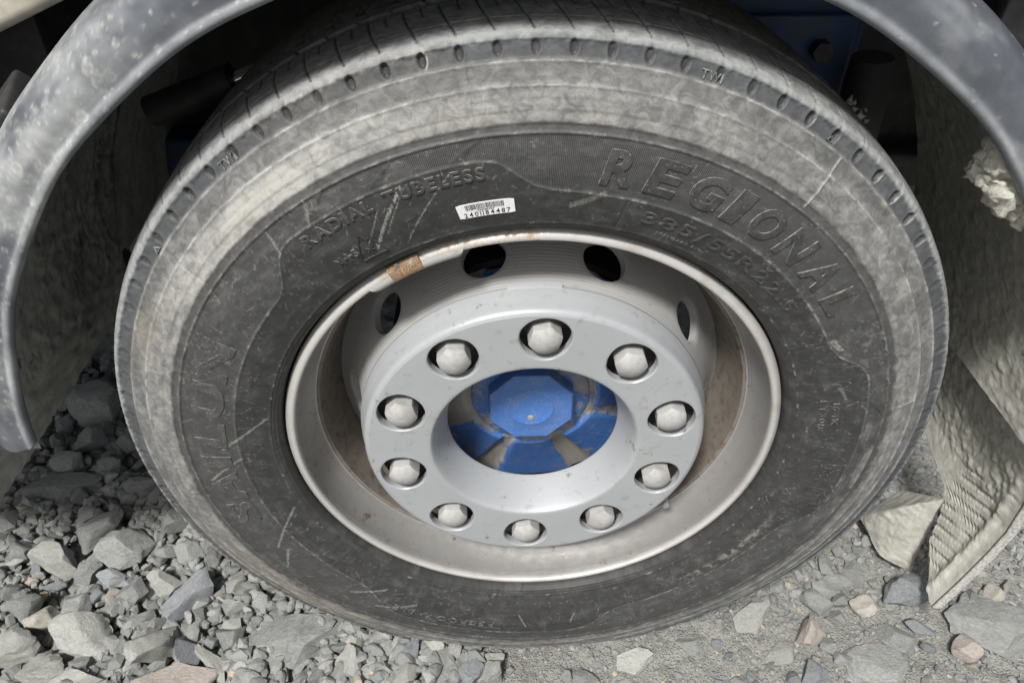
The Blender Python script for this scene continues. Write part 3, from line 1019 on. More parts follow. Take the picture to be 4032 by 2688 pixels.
DP = np.array(catmull([(.2065, .030), (.2105, .040), (.2150, .052), (.2215, .068), (.2285, .085), (.2360, .101), (.2450, .116), (.2520, .124)], 8))
DS = np.concatenate([[0], np.cumsum(np.hypot(*np.diff(DP, axis=0).T))])
disc_fn = lambda s: (float(np.interp(s, DS, DP[:, 0])) if 0 <= s <= DS[-1] else float(DP[-1, 0] + (s - DS[-1]) * .76), float(np.interp(s, DS, DP[:, 1])) if 0 <= s <= DS[-1] else float(DP[-1, 1] + (s - DS[-1]) * .64))
s_c = float(np.interp(.077, DP[:, 1], DS))
perforated("wheel_disc", disc_fn, .0012, DS[-1] - .0012, 10, 3.1 + 18, s_c, .0265, M_DISC, rim, .0085, .0015, K=7, ns=9, na=14)
lathe("disc_face_painted_shade", [(.110, .034), (.150, .033), (.185, .031), (.197, .0285), (.2035, .0275), (.2065, .0305), (.2078, .0335)], 180, M_STUD_SHADE, rim)  # dark steel colour stands in for the shade behind the ring

# the clip-on balance weight on the lip
bw = empty("balance_weight", (0, 0, 0))
bw.parent = rim


def lipband(name, t0, t1, prof, m, parent, n=40, taper=0.0):
    T = np.linspace(t0, t1, n)
    prof = np.array(prof)
    V = []
    for (r, y) in prof:
        e = np.clip(np.minimum(T - t0, t1 - T) / max(taper, 1e-6), 0, 1) if taper else np.ones(n)
        e = np.sqrt(1 - (1 - e) ** 2)
        rm, ym = prof[:, 0].max(), prof[0, 1]
        r2 = rm + (r - rm) * e
        V.append(np.stack([r2 * np.sin(T * RAD), ym + (y - ym) * (.3 + .7 * e), r2 * np.cos(T * RAD)], -1))
    V = np.stack(V, 0)
    nn = len(prof)
    F = [list(f) for f in grid_faces(nn, n)]
    F.append([k * n for k in range(nn)])
    F.append([k * n + n - 1 for k in range(nn)][::-1])
    return mesh_obj(name, V.reshape(-1, 3), F, m, parent, sharp=40)


lipband("weight_body", -37.0, -15.0, [(.2905, -.0042), (.2885, -.0062), (.2855, -.0068), (.2825, -.0052), (.2800, -.0010), (.2795, .006), (.2830, .012)], M_ZINC, bw, 60, 2.2)
lipband("weight_clip", -31.0, -24.0, [(.2990, .0035), (.3008, .0000), (.3004, -.0035), (.2975, -.0058), (.2940, -.0070), (.2900, -.0080), (.2865, -.0085), (.2838, -.0072), (.2826, -.003)], M_RUST, bw, 24)
box("clip_slot", (-.0022, -.0004, -.0036), (.0022, .0004, .0036), M_STUD_SHADE, bw, .0002, (.2975 * math.sin(-28.6 * RAD), -.0062, .2975 * math.cos(-28.6 * RAD))).rotation_euler = (0, -28.6 * RAD, 0)
# valve stem behind the ring, lower right
tube("valve_stem", [(.2290 * math.sin(128 * RAD), .060, .2290 * math.cos(128 * RAD)), (.2330 * math.sin(128.5 * RAD), .030, .2330 * math.cos(128.5 * RAD)), (.2350 * math.sin(128.6 * RAD), .012, .2350 * math.cos(128.6 * RAD))], .0045, M_ZINC, rim, 14)

# ---- nut ring (cover plate with ten openings)
RP = np.vstack([catmull([(.1075, .0400), (.1079, .0372), (.1100, .0300), (.1145, .0165), (.1190, .0040), (.1225, -.0045), (.1245, -.0082)], 6)[:-1],
                catmull([(.1245, -.0082), (.1262, -.0099), (.1290, -.0105), (.1340, -.0106), (.1675, -.0106), (.1960, -.0105), (.2000, -.0100), (.2030, -.0085), (.2052, -.0058), (.2065, -.0020)], 8)[:-1],
                catmull([(.2065, -.0020), (.2082, .0050), (.2108, .0140), (.2135, .0250)], 5)])
RS = np.concatenate([[0], np.cumsum(np.hypot(*np.diff(RP, axis=0).T))])
ring_fn = lambda s: (float(np.interp(s, RS, RP[:, 0])), float(np.interp(s, RS, RP[:, 1])))
sr = lambda r: float(np.interp(r, RP[:, 0], RS))
S0, S1 = sr(.1345), sr(.1985)
nut_ring = perforated("nut_ring", ring_fn, S0, S1, 10, 3.1, sr(.1675), .0284, M_RING, wheel, .010, .0016, K=9, ns=12, na=14, rref=.1675)
nut_ring.location = C0
nut_ring["label"] = "blue-grey painted cover ring with ten round nut openings"
NA = 280
ip = [(.1098, .0405)] + RP[RS < S0].tolist() + [ring_fn(S0)]
lathe("ring_throat", ip, NA, M_RING, nut_ring, sharp=None)
op = [ring_fn(S1)] + RP[RS > S1].tolist() + [(.2122, .0255), (.2085, .0200)]
lathe("ring_skirt", op, NA, M_RING, nut_ring, sharp=None)
for (a, b, r0, y0) in ((-8.5, 7.5, .2120, .0200),):
    T = np.linspace(a, b, 16)
    pr = [(r0 - .0005, y0), (r0 + .0018, y0 + .0035), (r0 + .0032, y0 + .0105), (r0 + .0008, y0 + .0105)]
    lathe("ring_tab", pr, 20, M_RING, nut_ring, th=(a, b))

# ---- ten capped nuts
def nut_mesh():
    ap, n, K = .0170, 60, 9
    ph_ = np.arange(n) / n * 2 * np.pi
    m_ = (ph_ % (np.pi / 3)) - np.pi / 6
    R_ = np.minimum(ap / np.cos(m_), ap * 1.125)
    Rs = .0265
    dome = lambda p_: -(np.sqrt(np.maximum(Rs ** 2 - p_ ** 2, 0)) - (Rs - .0006)) - .0006
    V = [(0, float(-.0006), 0)]
    rows = []
    for k in range(1, K + 1):
        p_ = R_ * k / K
        rows.append(np.stack([p_ * np.cos(ph_), dome(p_), p_ * np.sin(ph_)], -1))
    rows.append(np.stack([R_ * np.cos(ph_), np.full(n, .020), R_ * np.sin(ph_)], -1))
    rows.append(np.stack([R_ * 1.0 * np.cos(ph_), np.full(n, .046), R_ * 1.0 * np.sin(ph_)], -1))
    V = np.vstack([np.array(V)] + rows)
    F = [[0, 1 + (i + 1) % n, 1 + i] for i in range(n)]
    for k in range(len(rows) - 1):
        for i in range(n):
            i2 = (i + 1) % n
            F.append([1 + k * n + i, 1 + k * n + i2, 1 + (k + 1) * n + i2, 1 + (k + 1) * n + i])
    return V, F


nv, nf = nut_mesh()
first = None
collar = None
for k in range(10):
    t = (3.1 + 36 * k) * RAD
    pos = (.1672 * math.sin(t), -.0190 + random.uniform(-.001, .001), ZC + .1672 * math.cos(t))
    if first is None:
        first = o = mesh_obj("wheel_nut", nv, nf, M_NUT, wheel, smooth=True, sharp=24)
    else:
        o = first.copy()
        COL.objects.link(o)
    o.location = pos
    o.rotation_euler = (random.uniform(-.02, .02), random.uniform(0, 6.28), random.uniform(-.02, .02))
    if collar is None:
        collar = c = lathe("nut_collar", [(.0175, .040), (.0240, .0405), (.0255, .043), (.0255, .053)], 36, M_STUD_SHADE, None)
    else:
        c = collar.copy()
        COL.objects.link(c)
    c.parent = o

# ---- hub: ribbed blue casting and the octagon cap
nth = 240
hp = np.array(catmull([(.060, .084), (.0775, .0845), (.0830, .0850), (.0950, .0890), (.1070, .0935), (.1250, .0995), (.1500, .107), (.1850, .116)], 6))
T = np.arange(nth) / nth * 2 * np.pi
rg, tg = np.meshgrid(hp[:, 0], T, indexing='ij')
yg = np.repeat(hp[:, 1][:, None], nth, 1)
ribw = np.cos(tg * 8 + .35)
yg = yg - .0058 * sstep(-.92, -.55, ribw) * sstep(.083, .090, rg)
dirt_h = .02 + .55 * sstep(-.5, -.85, ribw) + .35 * sstep(.090, .083, rg) + .55 * np.exp(-((((tg / RAD + 180) % 360 - 180) + 100) / 25) ** 2) - .05
Vh = np.stack([rg * np.sin(tg), yg, rg * np.cos(tg)], -1).reshape(-1, 3)
hub = mesh_obj("hub", Vh, grid_faces(len(hp), nth, True), M_HUB, wheel, C0, attrs={"dirt": dirt_h})
hub["label"] = "blue painted hub casting with dirt between its ribs"
op = []
cap_prof = [(0, .0585, 0), (.012, .0585, 0), (.0135, .0582, 0), (.026, .0582, 0), (.0285, .0570, 0), (.030, .0578, 0), (.045, .0578, .5), (.0545, .0580, 1), (.0562, .0592, 1), (.0572, .0780, 1), (.064, .0786, 0), (.0745, .0795, 0), (.0770, .0812, 0), (.0772, .0842, 0)]
nv_ = 160
ph_ = np.arange(nv_) / nv_ * 2 * np.pi
octf = np.cos(np.pi / 8) / np.cos(((ph_ + np.pi / 8) % (np.pi / 4)) - np.pi / 8)
octf = np.minimum(octf * 1.03, 1.075)
rows, dirts = [], []
for (r, y, o_) in cap_prof:
    f = 1 + (octf - 1) * o_
    rows.append(np.stack([r * f * np.sin(ph_), np.full(nv_, y), r * f * np.cos(ph_)], -1))
    dirts.append(np.full(nv_, -.45 if r < .05 else (.25 if r > .058 else -.1)) + (.1 if .026 < r < .03 else 0))
cap_o = mesh_obj("hub_cap", np.vstack(rows), grid_faces(len(rows), nv_, True), M_HUB, hub, (-.0010, 0, .0), sharp=30, attrs={"dirt": np.concatenate(dirts)})
lathe("cap_plug", [(0, .0570), (.0035, .0572), (.0045, .0586)], 24, M_ZINC, hub).location = (-.001, -.0004, -.018)
lathe("hub_barrel", [(.185, .116), (.190, .122), (.190, .30), (.10, .31)], 60, M_BLACK, hub)

# ------------------------------------------------------------------ mudguard
guard = empty("mudguard", (0, 0, 0))
tag(guard, "grey plastic mudguard arching over the tyre, spotted with dried splashes", "mudguard")
FX, FZ = -.003, ZC - .013
FP = catmull([(.5745, -.0235), (.5730, -.0270), (.5735, -.0312), (.5765, -.0338), (.5805, -.0334), (.5840, -.0312), (.5885, -.0312), (.5980, -.0318), (.6080, -.0298), (.6175, -.0245),
              (.6260, -.0150), (.6325, -.0010), (.6365, .0180), (.6385, .0500)], 6)
FP = np.vstack([FP, [(.6392, .10), (.6395, .20), (.6395, .345), (.6395, .42)]])
ft = np.linspace(-86.0, 64.0, 560)
Rf, Tf = np.meshgrid(FP[:, 0], ft, indexing='ij')
Yf = np.repeat(FP[:, 1][:, None], len(ft), 1)
endr = np.clip(((Rf - .602) / .033), -1, 1) ** 2
Tf2 = Tf + np.where(Tf < -80, endr * 2.0 * (1 - (Tf + 86) / 6), 0)
# slight waviness of the plastic
Rf2 = Rf + .0009 * np.sin(Tf * .35 + Yf * 30)
fx, fz = FX + Rf2 * np.sin(Tf2 * RAD), FZ + Rf2 * np.cos(Tf2 * RAD)
spot = np.zeros_like(Rf)
painted_sheen = np.zeros_like(Rf)
scf = np.zeros_like(Rf)
sarc = np.concatenate([[0], np.cumsum(np.hypot(*np.diff(FP, axis=0).T))])
Sg = np.repeat(sarc[:, None], len(ft), 1)
tm = Tf * RAD * .61
rs_ = np.random.default_rng(8)
for i in range(1150):
    t0 = min(-16, rs_.normal(-52, 17)) if i < 1080 else rs_.uniform(20, 75)
    s0 = rs_.uniform(.012, .125)
    rad = rs_.choice([.0010, .0015, .0021, .0030, .0050], p=[.36, .32, .2, .09, .03])
    d = np.hypot(tm - t0 * RAD * .61, Sg - s0) / rad
    am = rs_.uniform(.12, .55)
    spot = np.maximum(spot, am * np.maximum(np.exp(-((d - .85) / .25) ** 2), .55 * np.exp(-d ** 2)))
sheen_noise = fbm((Tf + 90) / 200, Sg / .6, 26, 20, 140, 4)
painted_sheen = sstep(.42, .72, sheen_noise) * np.exp(-((Tf + 55) / 22) ** 2) * 1.1 + .55 * sstep(.5, .75, sheen_noise) * np.exp(-((Tf - 42) / 14) ** 2)  # highlight on the glossy plastic, painted into its colour
painted_sheen += .6 * np.exp(-((Tf + 58) / 10) ** 2) * np.exp(-((Sg - .075) / .03) ** 2)
painted_sheen += .5 * np.exp(-((Sg - .016) / .004) ** 2)  # bright line along the lip edge, painted as well
Vf = np.stack([fx, Yf, fz], -1).reshape(-1, 3)
fend = mesh_obj("outer_skin", Vf, grid_faces(len(FP), len(ft)), M_FEND, guard, sharp=None, attrs={"spot": spot, "painted_sheen": np.clip(painted_sheen, 0, 1), "scratch": scf})
# inner skin, caked with mud at the rear half
IP = np.vstack([catmull([(.5745, -.0235), (.5790, -.0225), (.5900, -.0235), (.6000, -.0225), (.6130, -.0180), (.6230, -.0070), (.6300, .0100), (.6330, .0400)], 6), np.stack([np.full(110, .6335), np.linspace(.045, .42, 110)], -1)])


def inner(name, t0, t1, n, m, amp, seed):
    tt = np.linspace(t0, t1, n)
    R_, T_ = np.meshgrid(IP[:, 0], tt, indexing='ij')
    Y_ = np.repeat(IP[:, 1][:, None], n, 1)
    uu, v2 = (T_ - t0) / (t1 - t0) * .999, np.clip((Y_ + .03) / .46, 0, .999)
    am_, ym_ = T_ * RAD * .633, Y_
    big, fine = rnoise(am_, ym_, 55, 4, seed % 7), rnoise(am_, ym_, 160, 3, seed % 5 + 2)
    lump = np.maximum(big - .44, 0) + .8 * np.maximum(fine - .50, 0) * sstep(.40, .60, rnoise(am_, ym_, 22, 2, 1))
    R_ = R_ + (.6335 - R_) * sstep(57, 66, T_)
    R_ = R_ - amp * lump * sstep(-.018, .03, Y_)
    return mesh_obj(name, np.stack([FX + R_ * np.sin(T_ * RAD), Y_, FZ + R_ * np.cos(T_ * RAD)], -1).reshape(-1, 3), grid_faces(len(IP), n)[:, ::-1], m, guard, sharp=None)


inner("inner_skin", -86, 14, 260, M_MUDDARK, .010, 200)
inner("mud_caked_skin", 14, 92, 400, M_MUD, .0050, 220)
from_y = np.linspace(.40, .69, 30)
Tl, Yl = np.meshgrid(np.linspace(-86, -20, 60), from_y, indexing="ij")
nl = fbm((Tl + 86) / 66.1, (Yl - .4) / .3, 20, 10, 240, 4)
Rl = .630 - .006 * nl
mesh_obj("inner_liner", np.stack([FX + Rl * np.sin(Tl * RAD), Yl, FZ + Rl * np.cos(Tl * RAD)], -1).reshape(-1, 3), grid_faces(60, 30), M_MUDDARK, guard)
# closing edge of the free front end
endp = np.vstack([FP[:80], IP[::-1][72:]])
# front splash strip hanging below the front half
xx = np.linspace(-.03, .42, 70)
zz_ = np.linspace(0, 1, 26)
Yq, Zq = np.meshgrid(xx, zz_, indexing='xy')
nq = fbm(np.clip((Yq + .03) / .451, 0, .999), Zq * .999, 22, 10, 260, 4)
Xq = -.644 - .022 * Zq + .010 * (nq - .5)
Zw = ZC + .045 - .118 * Zq
mesh_obj("front_splash_strip", np.stack([Xq, Yq, Zw], -1).reshape(-1, 3), grid_faces(26, 70), M_MUDDARK, guard)
sol = guard.children[-1].modifiers.new("thick", 'SOLIDIFY')
sol.thickness = .005

# rear flap: near strip hangs low, the inner part is bent and its torn corner curls to the wheel
nu_, nv_ = 110, 130
uy = np.linspace(0, 1, nu_)
vz = np.linspace(0, 1, nv_)
U, Vv = np.meshgrid(uy, vz, indexing='xy')
yA = -.012 + .012 * np.clip(Vv * 2.5, 0, 1)
yfar = np.interp(Vv, [0, .45, .58, .62, .66, .72, .86, 1.0], [.36, .33, .24, .19, .125, .105, .082, .008])
yq = yA + (yfar - yA) * U
zl = .000 - .386 * Vv
xl = np.interp(Vv, [0, .12, .25, .38, .52, .66, .8, .9, 1.0], [.6350, .6480, .6600, .6680, .6690, .6600, .6480, .6380, .6270])
soft = sstep(.62, .45, Vv)
lump = np.maximum(rnoise(yq, zl, 60, 4, 3) - .45, 0) * .007 * (.25 + .75 * soft) + np.maximum(rnoise(yq, zl, 150, 3, 4) - .5, 0) * .007 * (.10 + .90 * soft)
yy_ = yq / .11
rz = sstep(.42, .52, Vv) * sstep(.95, .88, Vv) * sstep(.026, .036, yq) * sstep(.125, .105, yq)
rib_p = zl + yq * .40
ribs = .0040 * np.clip(np.sin(rib_p / .0195 * 2 * math.pi) * 4.0 - 2.9, 0, 1) * rz * (.35 + .65 * sstep(.3, .55, rnoise(yq, zl, 30, 2, 2)))
berm = .0050 * np.exp(-((yq - .024) / .008) ** 2) * sstep(.25, .4, Vv) * (.4 + rnoise(yq, zl, 120, 3, 5))
xl = xl - (lump + berm) * sstep(0, .05, U) + ribs
flapV = np.stack([xl, yq, zl + ZC], -1).reshape(-1, 3)
flap = mesh_obj("mud_flap", flapV, grid_faces(nv_, nu_), M_MUD, guard)
flap["label"] = "mud-caked rubber flap with a torn and curled lower corner"
e = np.stack([xl[:, 0], yq[:, 0], zl[:, 0] + ZC], -1)
e2 = e + np.array([.0085, -.0022, -.0015])
e0 = e + np.array([-.0005, -.0006, 0])
e3 = e + np.array([.0085, .004, 0])
mesh_obj("flap_edge", np.stack([e0, e2, e3], 1).reshape(-1, 3), grid_faces(len(e), 3), M_CUT, flap, sharp=30)
mesh_obj("flap_back", flapV + np.array([.0085, .0015, -.001]), grid_faces(nv_, nu_)[:, ::-1], M_MUDDARK, flap)
apx = np.array([.652, .106, -.258])
arcP = catmull([(.664, .190, -.345), (.656, .205, -.360), (.632, .205, -.395), (.610, .200, -.418), (.609, .175, -.424), (.617, .140, -.440), (.631, .118, -.443), (.646, .098, -.430), (.640, .088, -.375)], 14)
nr_ = 60
fs = np.linspace(.0, 1, nr_)[:, None, None]
qq = np.linspace(0, 1, len(arcP))
bulge = (np.exp(-((qq - .36) / .16) ** 2) + .55 * np.sin(qq * math.pi) - .5 * np.exp(-((qq - .80) / .09) ** 2))[None, :, None]
fan = apx + (arcP[None] - apx) * fs + np.array([-.012, -.006, .005]) * bulge * np.sin(fs * math.pi * .8)
fn = rnoise(fan[..., 1] + .3 * fan[..., 0], fan[..., 2], 70, 4, 6) - .5
fan = fan + fn[..., None] * np.array([-.005, -.002, .002]) + (rng.random(fan.shape) - .5) * .0006
fan[..., 2] += ZC
mesh_obj("curled_corner", fan.reshape(-1, 3), grid_faces(nr_, len(arcP)), M_MUD, flap)
sol = bpy.data.objects[flap.children[-1].name].modifiers.new("thick", 'SOLIDIFY')
sol.thickness = .005


# ------------------------------------------------------------------ rocks
def rock_mesh(name, seed, sub=4, cuts=13, noise=.05, m=None):
    rr_ = np.random.default_rng(seed)
    bm = bmesh.new()
    bmesh.ops.create_icosphere(bm, subdivisions=sub, radius=1.0)
    V = np.array([v.co[:] for v in bm.verts])
    V *= np.array([1.0, rr_.uniform(.8, 1.0), rr_.uniform(.75, 1.0)])
    for k in range(cuts):
        n_ = rr_.normal(size=3)
        n_ /= np.linalg.norm(n_)
        d_ = rr_.uniform(.38, .74)
        e_ = V @ n_ - d_
        V = V - np.outer(np.maximum(e_, 0), n_)
    fr = rr_.normal(size=(9, 3)) * np.repeat([2.5, 6, 13], 3)[:, None]
    am = np.repeat([.045, .034, .024], 3)
    disp = sum(a * np.sin(V @ f + rr_.uniform(0, 6.28)) for a, f in zip(am, fr))
    V = V * (1 + disp * noise * 18)[:, None] if noise else V
    V = V / np.abs(V).max(0)
    for v, c in zip(bm.verts, V):
        v.co = c
    me = bpy.data.meshes.new(name)
    bm.to_mesh(me)
    bm.free()
    me.polygons.foreach_set("use_smooth", np.full(len(me.polygons), True))
    me.set_sharp_from_angle(angle=math.radians(24))
    return me


ROCKS = {}
for t_ in TINT:
    ROCKS[t_] = []
    for k in range(9 if t_ in 'gbl' else 5):
        me = rock_mesh("stone_mesh", 1000 + ord(t_) * 17 + k, 4, 12 + k % 4, .03)
        me.materials.append(M_STONE[t_])
        ROCKS[t_].append(me)

STONES = [(-0.776,0.231,0.11,0.059,52,'g'),(-0.7,0.188,0.1,0.069,11,'g'),(-0.754,0.196,0.081,0.032,58,'g'),(-0.822,0.17,0.078,0.063,11,'l'),(-0.636,0.198,0.043,0.046,100,'g'),(-0.651,0.251,0.067,0.06,-2,'d'),(-0.671,0.238,0.053,0.03,-52,'l'),(-0.901,0.194,0.053,0.043,19,'g'),(-0.763,0.148,0.047,0.045,26,'g'),(-0.708,0.141,0.072,0.034,-17,'b'),(-0.708,0.115,0.045,0.025,98,'p'),(-0.668,0.106,0.062,0.052,11,'g'),(-0.615,0.121,0.067,0.053,11,'l'),(-0.574,0.092,0.094,0.063,60,'b'),(-0.735,0.107,0.037,0.03,104,'b'),(-0.759,0.091,0.063,0.052,11,'g'),(-0.795,0.063,0.07,0.051,-20,'t'),(-0.836,0.08,0.055,0.054,87,'g'),(-0.707,0.079,0.045,0.019,40,'p'),(-0.644,0.064,0.064,0.032,17,'g'),(-0.717,0.027,0.104,0.068,-16,'l'),(-0.816,0.012,0.069,0.075,57,'l'),(-0.758,-0.021,0.079,0.051,31,'g'),(-0.599,0.002,0.075,0.07,79,'l'),(-0.551,0.0,0.068,0.046,103,'b'),(-0.621,0.032,0.055,0.034,53,'g'),(-0.71,-0.043,0.09,0.04,10,'g'),(-0.496,0.079,0.057,0.038,10,'g'),(-0.502,0.121,0.041,0.031,17,'l'),(-0.524,0.105,0.025,0.027,-2,'p'),(-0.465,0.111,0.041,0.03,24,'t'),(-0.442,0.086,0.041,0.041,-2,'g'),(-0.541,0.061,0.036,0.035,-2,'g'),(-0.471,0.057,0.035,0.029,10,'g'),(-0.482,0.018,0.056,0.05,-21,'g'),(-0.499,-0.021,0.084,0.031,-47,'l'),(-0.482,-0.009,0.032,0.026,-37,'g'),(-0.447,-0.031,0.034,0.033,-2,'l'),(-0.55,-0.045,0.122,0.048,10,'p'),(-0.373,0.041,0.038,0.037,-2,'g'),(-0.319,-0.018,0.045,0.028,99,'g'),(-0.657,0.015,0.034,0.034,81,'g'),(-0.644,-0.002,0.028,0.028,23,'l'),(-0.558,0.182,0.04,0.032,98,'d'),(-0.595,0.186,0.055,0.043,-22,'g'),(-0.564,0.149,0.056,0.025,11,'g'),(-0.77,0.054,0.033,0.016,64,'p'),(-0.779,0.031,0.021,0.021,-2,'p'),(-0.803,0.282,0.065,0.033,-2,'g'),(-0.854,0.237,0.033,0.033,88,'g'),(-0.743,0.347,0.083,0.041,5,'g'),(-0.832,0.398,0.065,0.029,5,'g'),(-0.903,0.241,0.026,0.021,-2,'b'),(-0.945,0.265,0.044,0.039,29,'g'),(-0.545,0.033,0.027,0.024,23,'g'),(-0.613,-0.044,0.029,0.025,22,'b'),(-0.651,-0.049,0.026,0.022,80,'g'),(-0.877,0.122,0.047,0.033,76,'g'),(-0.86,0.116,0.023,0.022,26,'b'),(-0.816,0.132,0.044,0.017,5,'b'),(-0.858,0.067,0.031,0.027,-2,'d'),(-0.632,0.091,0.028,0.022,24,'d'),(-0.541,0.131,0.027,0.025,-2,'b'),(-0.872,0.202,0.032,0.035,107,'g'),(-0.879,0.163,0.024,0.02,11,'g'),(-0.921,0.636,0.084,0.033,-2,'g'),(-0.903,0.565,0.112,0.091,33,'g'),(-0.872,0.47,0.069,0.067,-2,'g'),(-0.793,0.463,0.06,0.043,-2,'g'),(-0.958,0.527,0.05,0.048,51,'b'),(-0.939,0.727,0.044,0.03,-2,'g'),(-0.951,0.476,0.039,0.037,-2,'d'),(-0.825,0.408,0.058,0.036,-2,'g'),(-0.909,0.411,0.072,0.049,13,'g'),(0.52,0.117,0.03,0.031,-2,'g'),(0.566,0.11,0.053,0.031,-71,'g'),(0.534,0.088,0.054,0.028,-20,'g'),(0.446,0.088,0.024,0.017,-20,'t'),(0.499,0.076,0.042,0.028,-20,'g'),(0.523,0.055,0.029,0.027,-81,'g'),(0.478,0.051,0.055,0.035,-33,'g'),(0.567,0.048,0.057,0.041,4,'t'),(0.63,0.058,0.066,0.065,-28,'b'),(0.509,0.023,0.036,0.027,-2,'g'),(0.449,-0.006,0.044,0.044,-26,'p'),(0.642,0.009,0.055,0.024,-27,'b'),(0.477,-0.019,0.03,0.023,63,'g'),(0.694,-0.032,0.049,0.039,4,'p'),(0.636,-0.026,0.025,0.018,-41,'b'),(0.789,0.065,0.042,0.036,25,'t'),(0.452,-0.045,0.018,0.015,-78,'t'),(0.489,-0.044,0.036,0.026,-2,'g'),(0.405,-0.07,0.024,0.02,64,'b'),(0.341,-0.066,0.019,0.015,-49,'b'),(0.301,-0.013,0.018,0.014,-13,'b'),(0.434,-0.073,0.042,0.033,-38,'b'),(0.421,0.083,0.028,0.025,-54,'g'),(0.568,0.137,0.025,0.017,-2,'g'),(0.588,0.155,0.027,0.014,10,'g'),(0.612,0.17,0.023,0.023,-2,'g'),(0.692,-0.059,0.03,0.015,-13,'t'),(0.835,0.148,0.034,0.026,18,'g'),(0.8,0.131,0.028,0.023,-2,'b'),(0.866,0.172,0.037,0.026,-2,'g'),(0.744,0.08,0.026,0.019,32,'b'),(0.749,0.06,0.022,0.022,-2,'d'),(0.82,0.081,0.033,0.017,49,'g'),(0.318,-0.07,0.022,0.015,-12,'g'),(0.379,-0.046,0.016,0.013,-2,'g'),(0.36,-0.057,0.014,0.013,-2,'t'),(0.319,0.009,0.011,0.009,-25,'g'),(-0.155,-0.003,0.054,0.031,-32,'l'),(-0.122,-0.018,0.035,0.028,63,'g'),(-0.085,-0.017,0.025,0.021,31,'b'),(-0.058,-0.03,0.037,0.028,-22,'l'),(-0.19,-0.021,0.059,0.046,54,'b'),(-0.222,-0.049,0.031,0.028,65,'g'),(-0.116,-0.045,0.041,0.028,72,'g'),(-0.089,-0.055,0.041,0.035,61,'b'),(-0.056,-0.058,0.041,0.038,-62,'g'),(-0.256,-0.044,0.042,0.035,55,'l'),(-0.278,-0.026,0.051,0.048,21,'g'),(-0.192,-0.057,0.067,0.033,4,'g'),(-0.239,0.01,0.037,0.029,44,'g'),(-0.219,-0.006,0.039,0.021,-67,'l'),(-0.188,0.006,0.026,0.021,-2,'g'),(-0.27,0.015,0.043,0.021,-12,'g'),(-0.258,-0.005,0.027,0.018,9,'b'),(-0.031,-0.045,0.018,0.015,-2,'g'),(0.059,-0.054,0.02,0.018,9,'g')]
rk = random.Random(21)


def put_stone(x, y, L, W, ang, t_, hfac=None, sink=.3):
    me = rk.choice(ROCKS[t_])
    o = bpy.data.objects.new("stone", me)
    COL.objects.link(o)
    hgt = (hfac or rk.uniform(.72, 1.0)) * min(W, L) * .5
    o.scale = (L * .5, W * .5, hgt)
    o.rotation_euler = (rk.uniform(-.38, .38), rk.uniform(-.30, .30), math.radians(ang) + rk.choice([0, math.pi]))
    o.location = (x, y, max(float(ground_z(x, y)), -.020) + hgt * (1 - sink))
    return o


NAMED = {
    10: "pinkish upright splinter stone in the middle of the left pile", 38: "large pale pinkish stone at the bottom edge left of the middle", 87: "pink angular stone near the lower right corner",
    84: "rough tan and pink stone on the dirt right of the tyre foot", 81: "tan blocky stone left of the flap tip", 82: "large blue-grey flat stone directly left of the flap tip",
    13: "long blue-grey slab tilted up to the right in the left pile", 0: "long grey slab highest in the left pile below the dark soil", 1: "large grey wedge stone just below the long grey slab",
    3: "broad light stone near the left edge of the pile", 20: "largest pale stone in the lower left pile", 21: "big pale stone cut by the left picture edge",
    23: "large pale pointed stone at the lower middle of the left pile", 24: "upright blue-grey stone right of the large pale pointed stone", 35: "long thin pale stone slanting at the bottom left",
    16: "brownish stone left of the largest pale stone", 17: "grey block above the big pale stone at the left edge", 66: "big rounded grey rock between tyre and front splash strip",
    67: "grey boulder below the big rounded rock by the tyre", 85: "slim blue-grey stone under the flap tip", 89: "tan rounded stone at the right edge beside the flap",
    18: "pink splinter lying below the upright pink one", 30: "tan stone touching the lower left of the tyre", 12: "pale chunky stone in the middle right of the left pile",
    115: "blue-grey wedge at the bottom below the tyre", 111: "pale elongated stone directly under the tyre foot", 75: "slanting grey slab stone close right of the tyre",
}
ALL_STONES = []
placed = []
for i, (x, y, L, W, a, t_) in enumerate(STONES):
    if y < -.005 and x < -.1 and t_ == 'g':  # front grey stones made paler to paint the sunlight on them
        t_ = 'l'
    o = put_stone(x, y, L * 1.08, W * 1.14, a, t_, None, .28 if x < -.1 else .10)
    placed.append((x, y, max(L, W) * .5))
    ALL_STONES.append((o, x, y, L, t_))
    if i in NAMED:
        tag(o, NAMED[i], "stone", "loose stones beside the wheel")
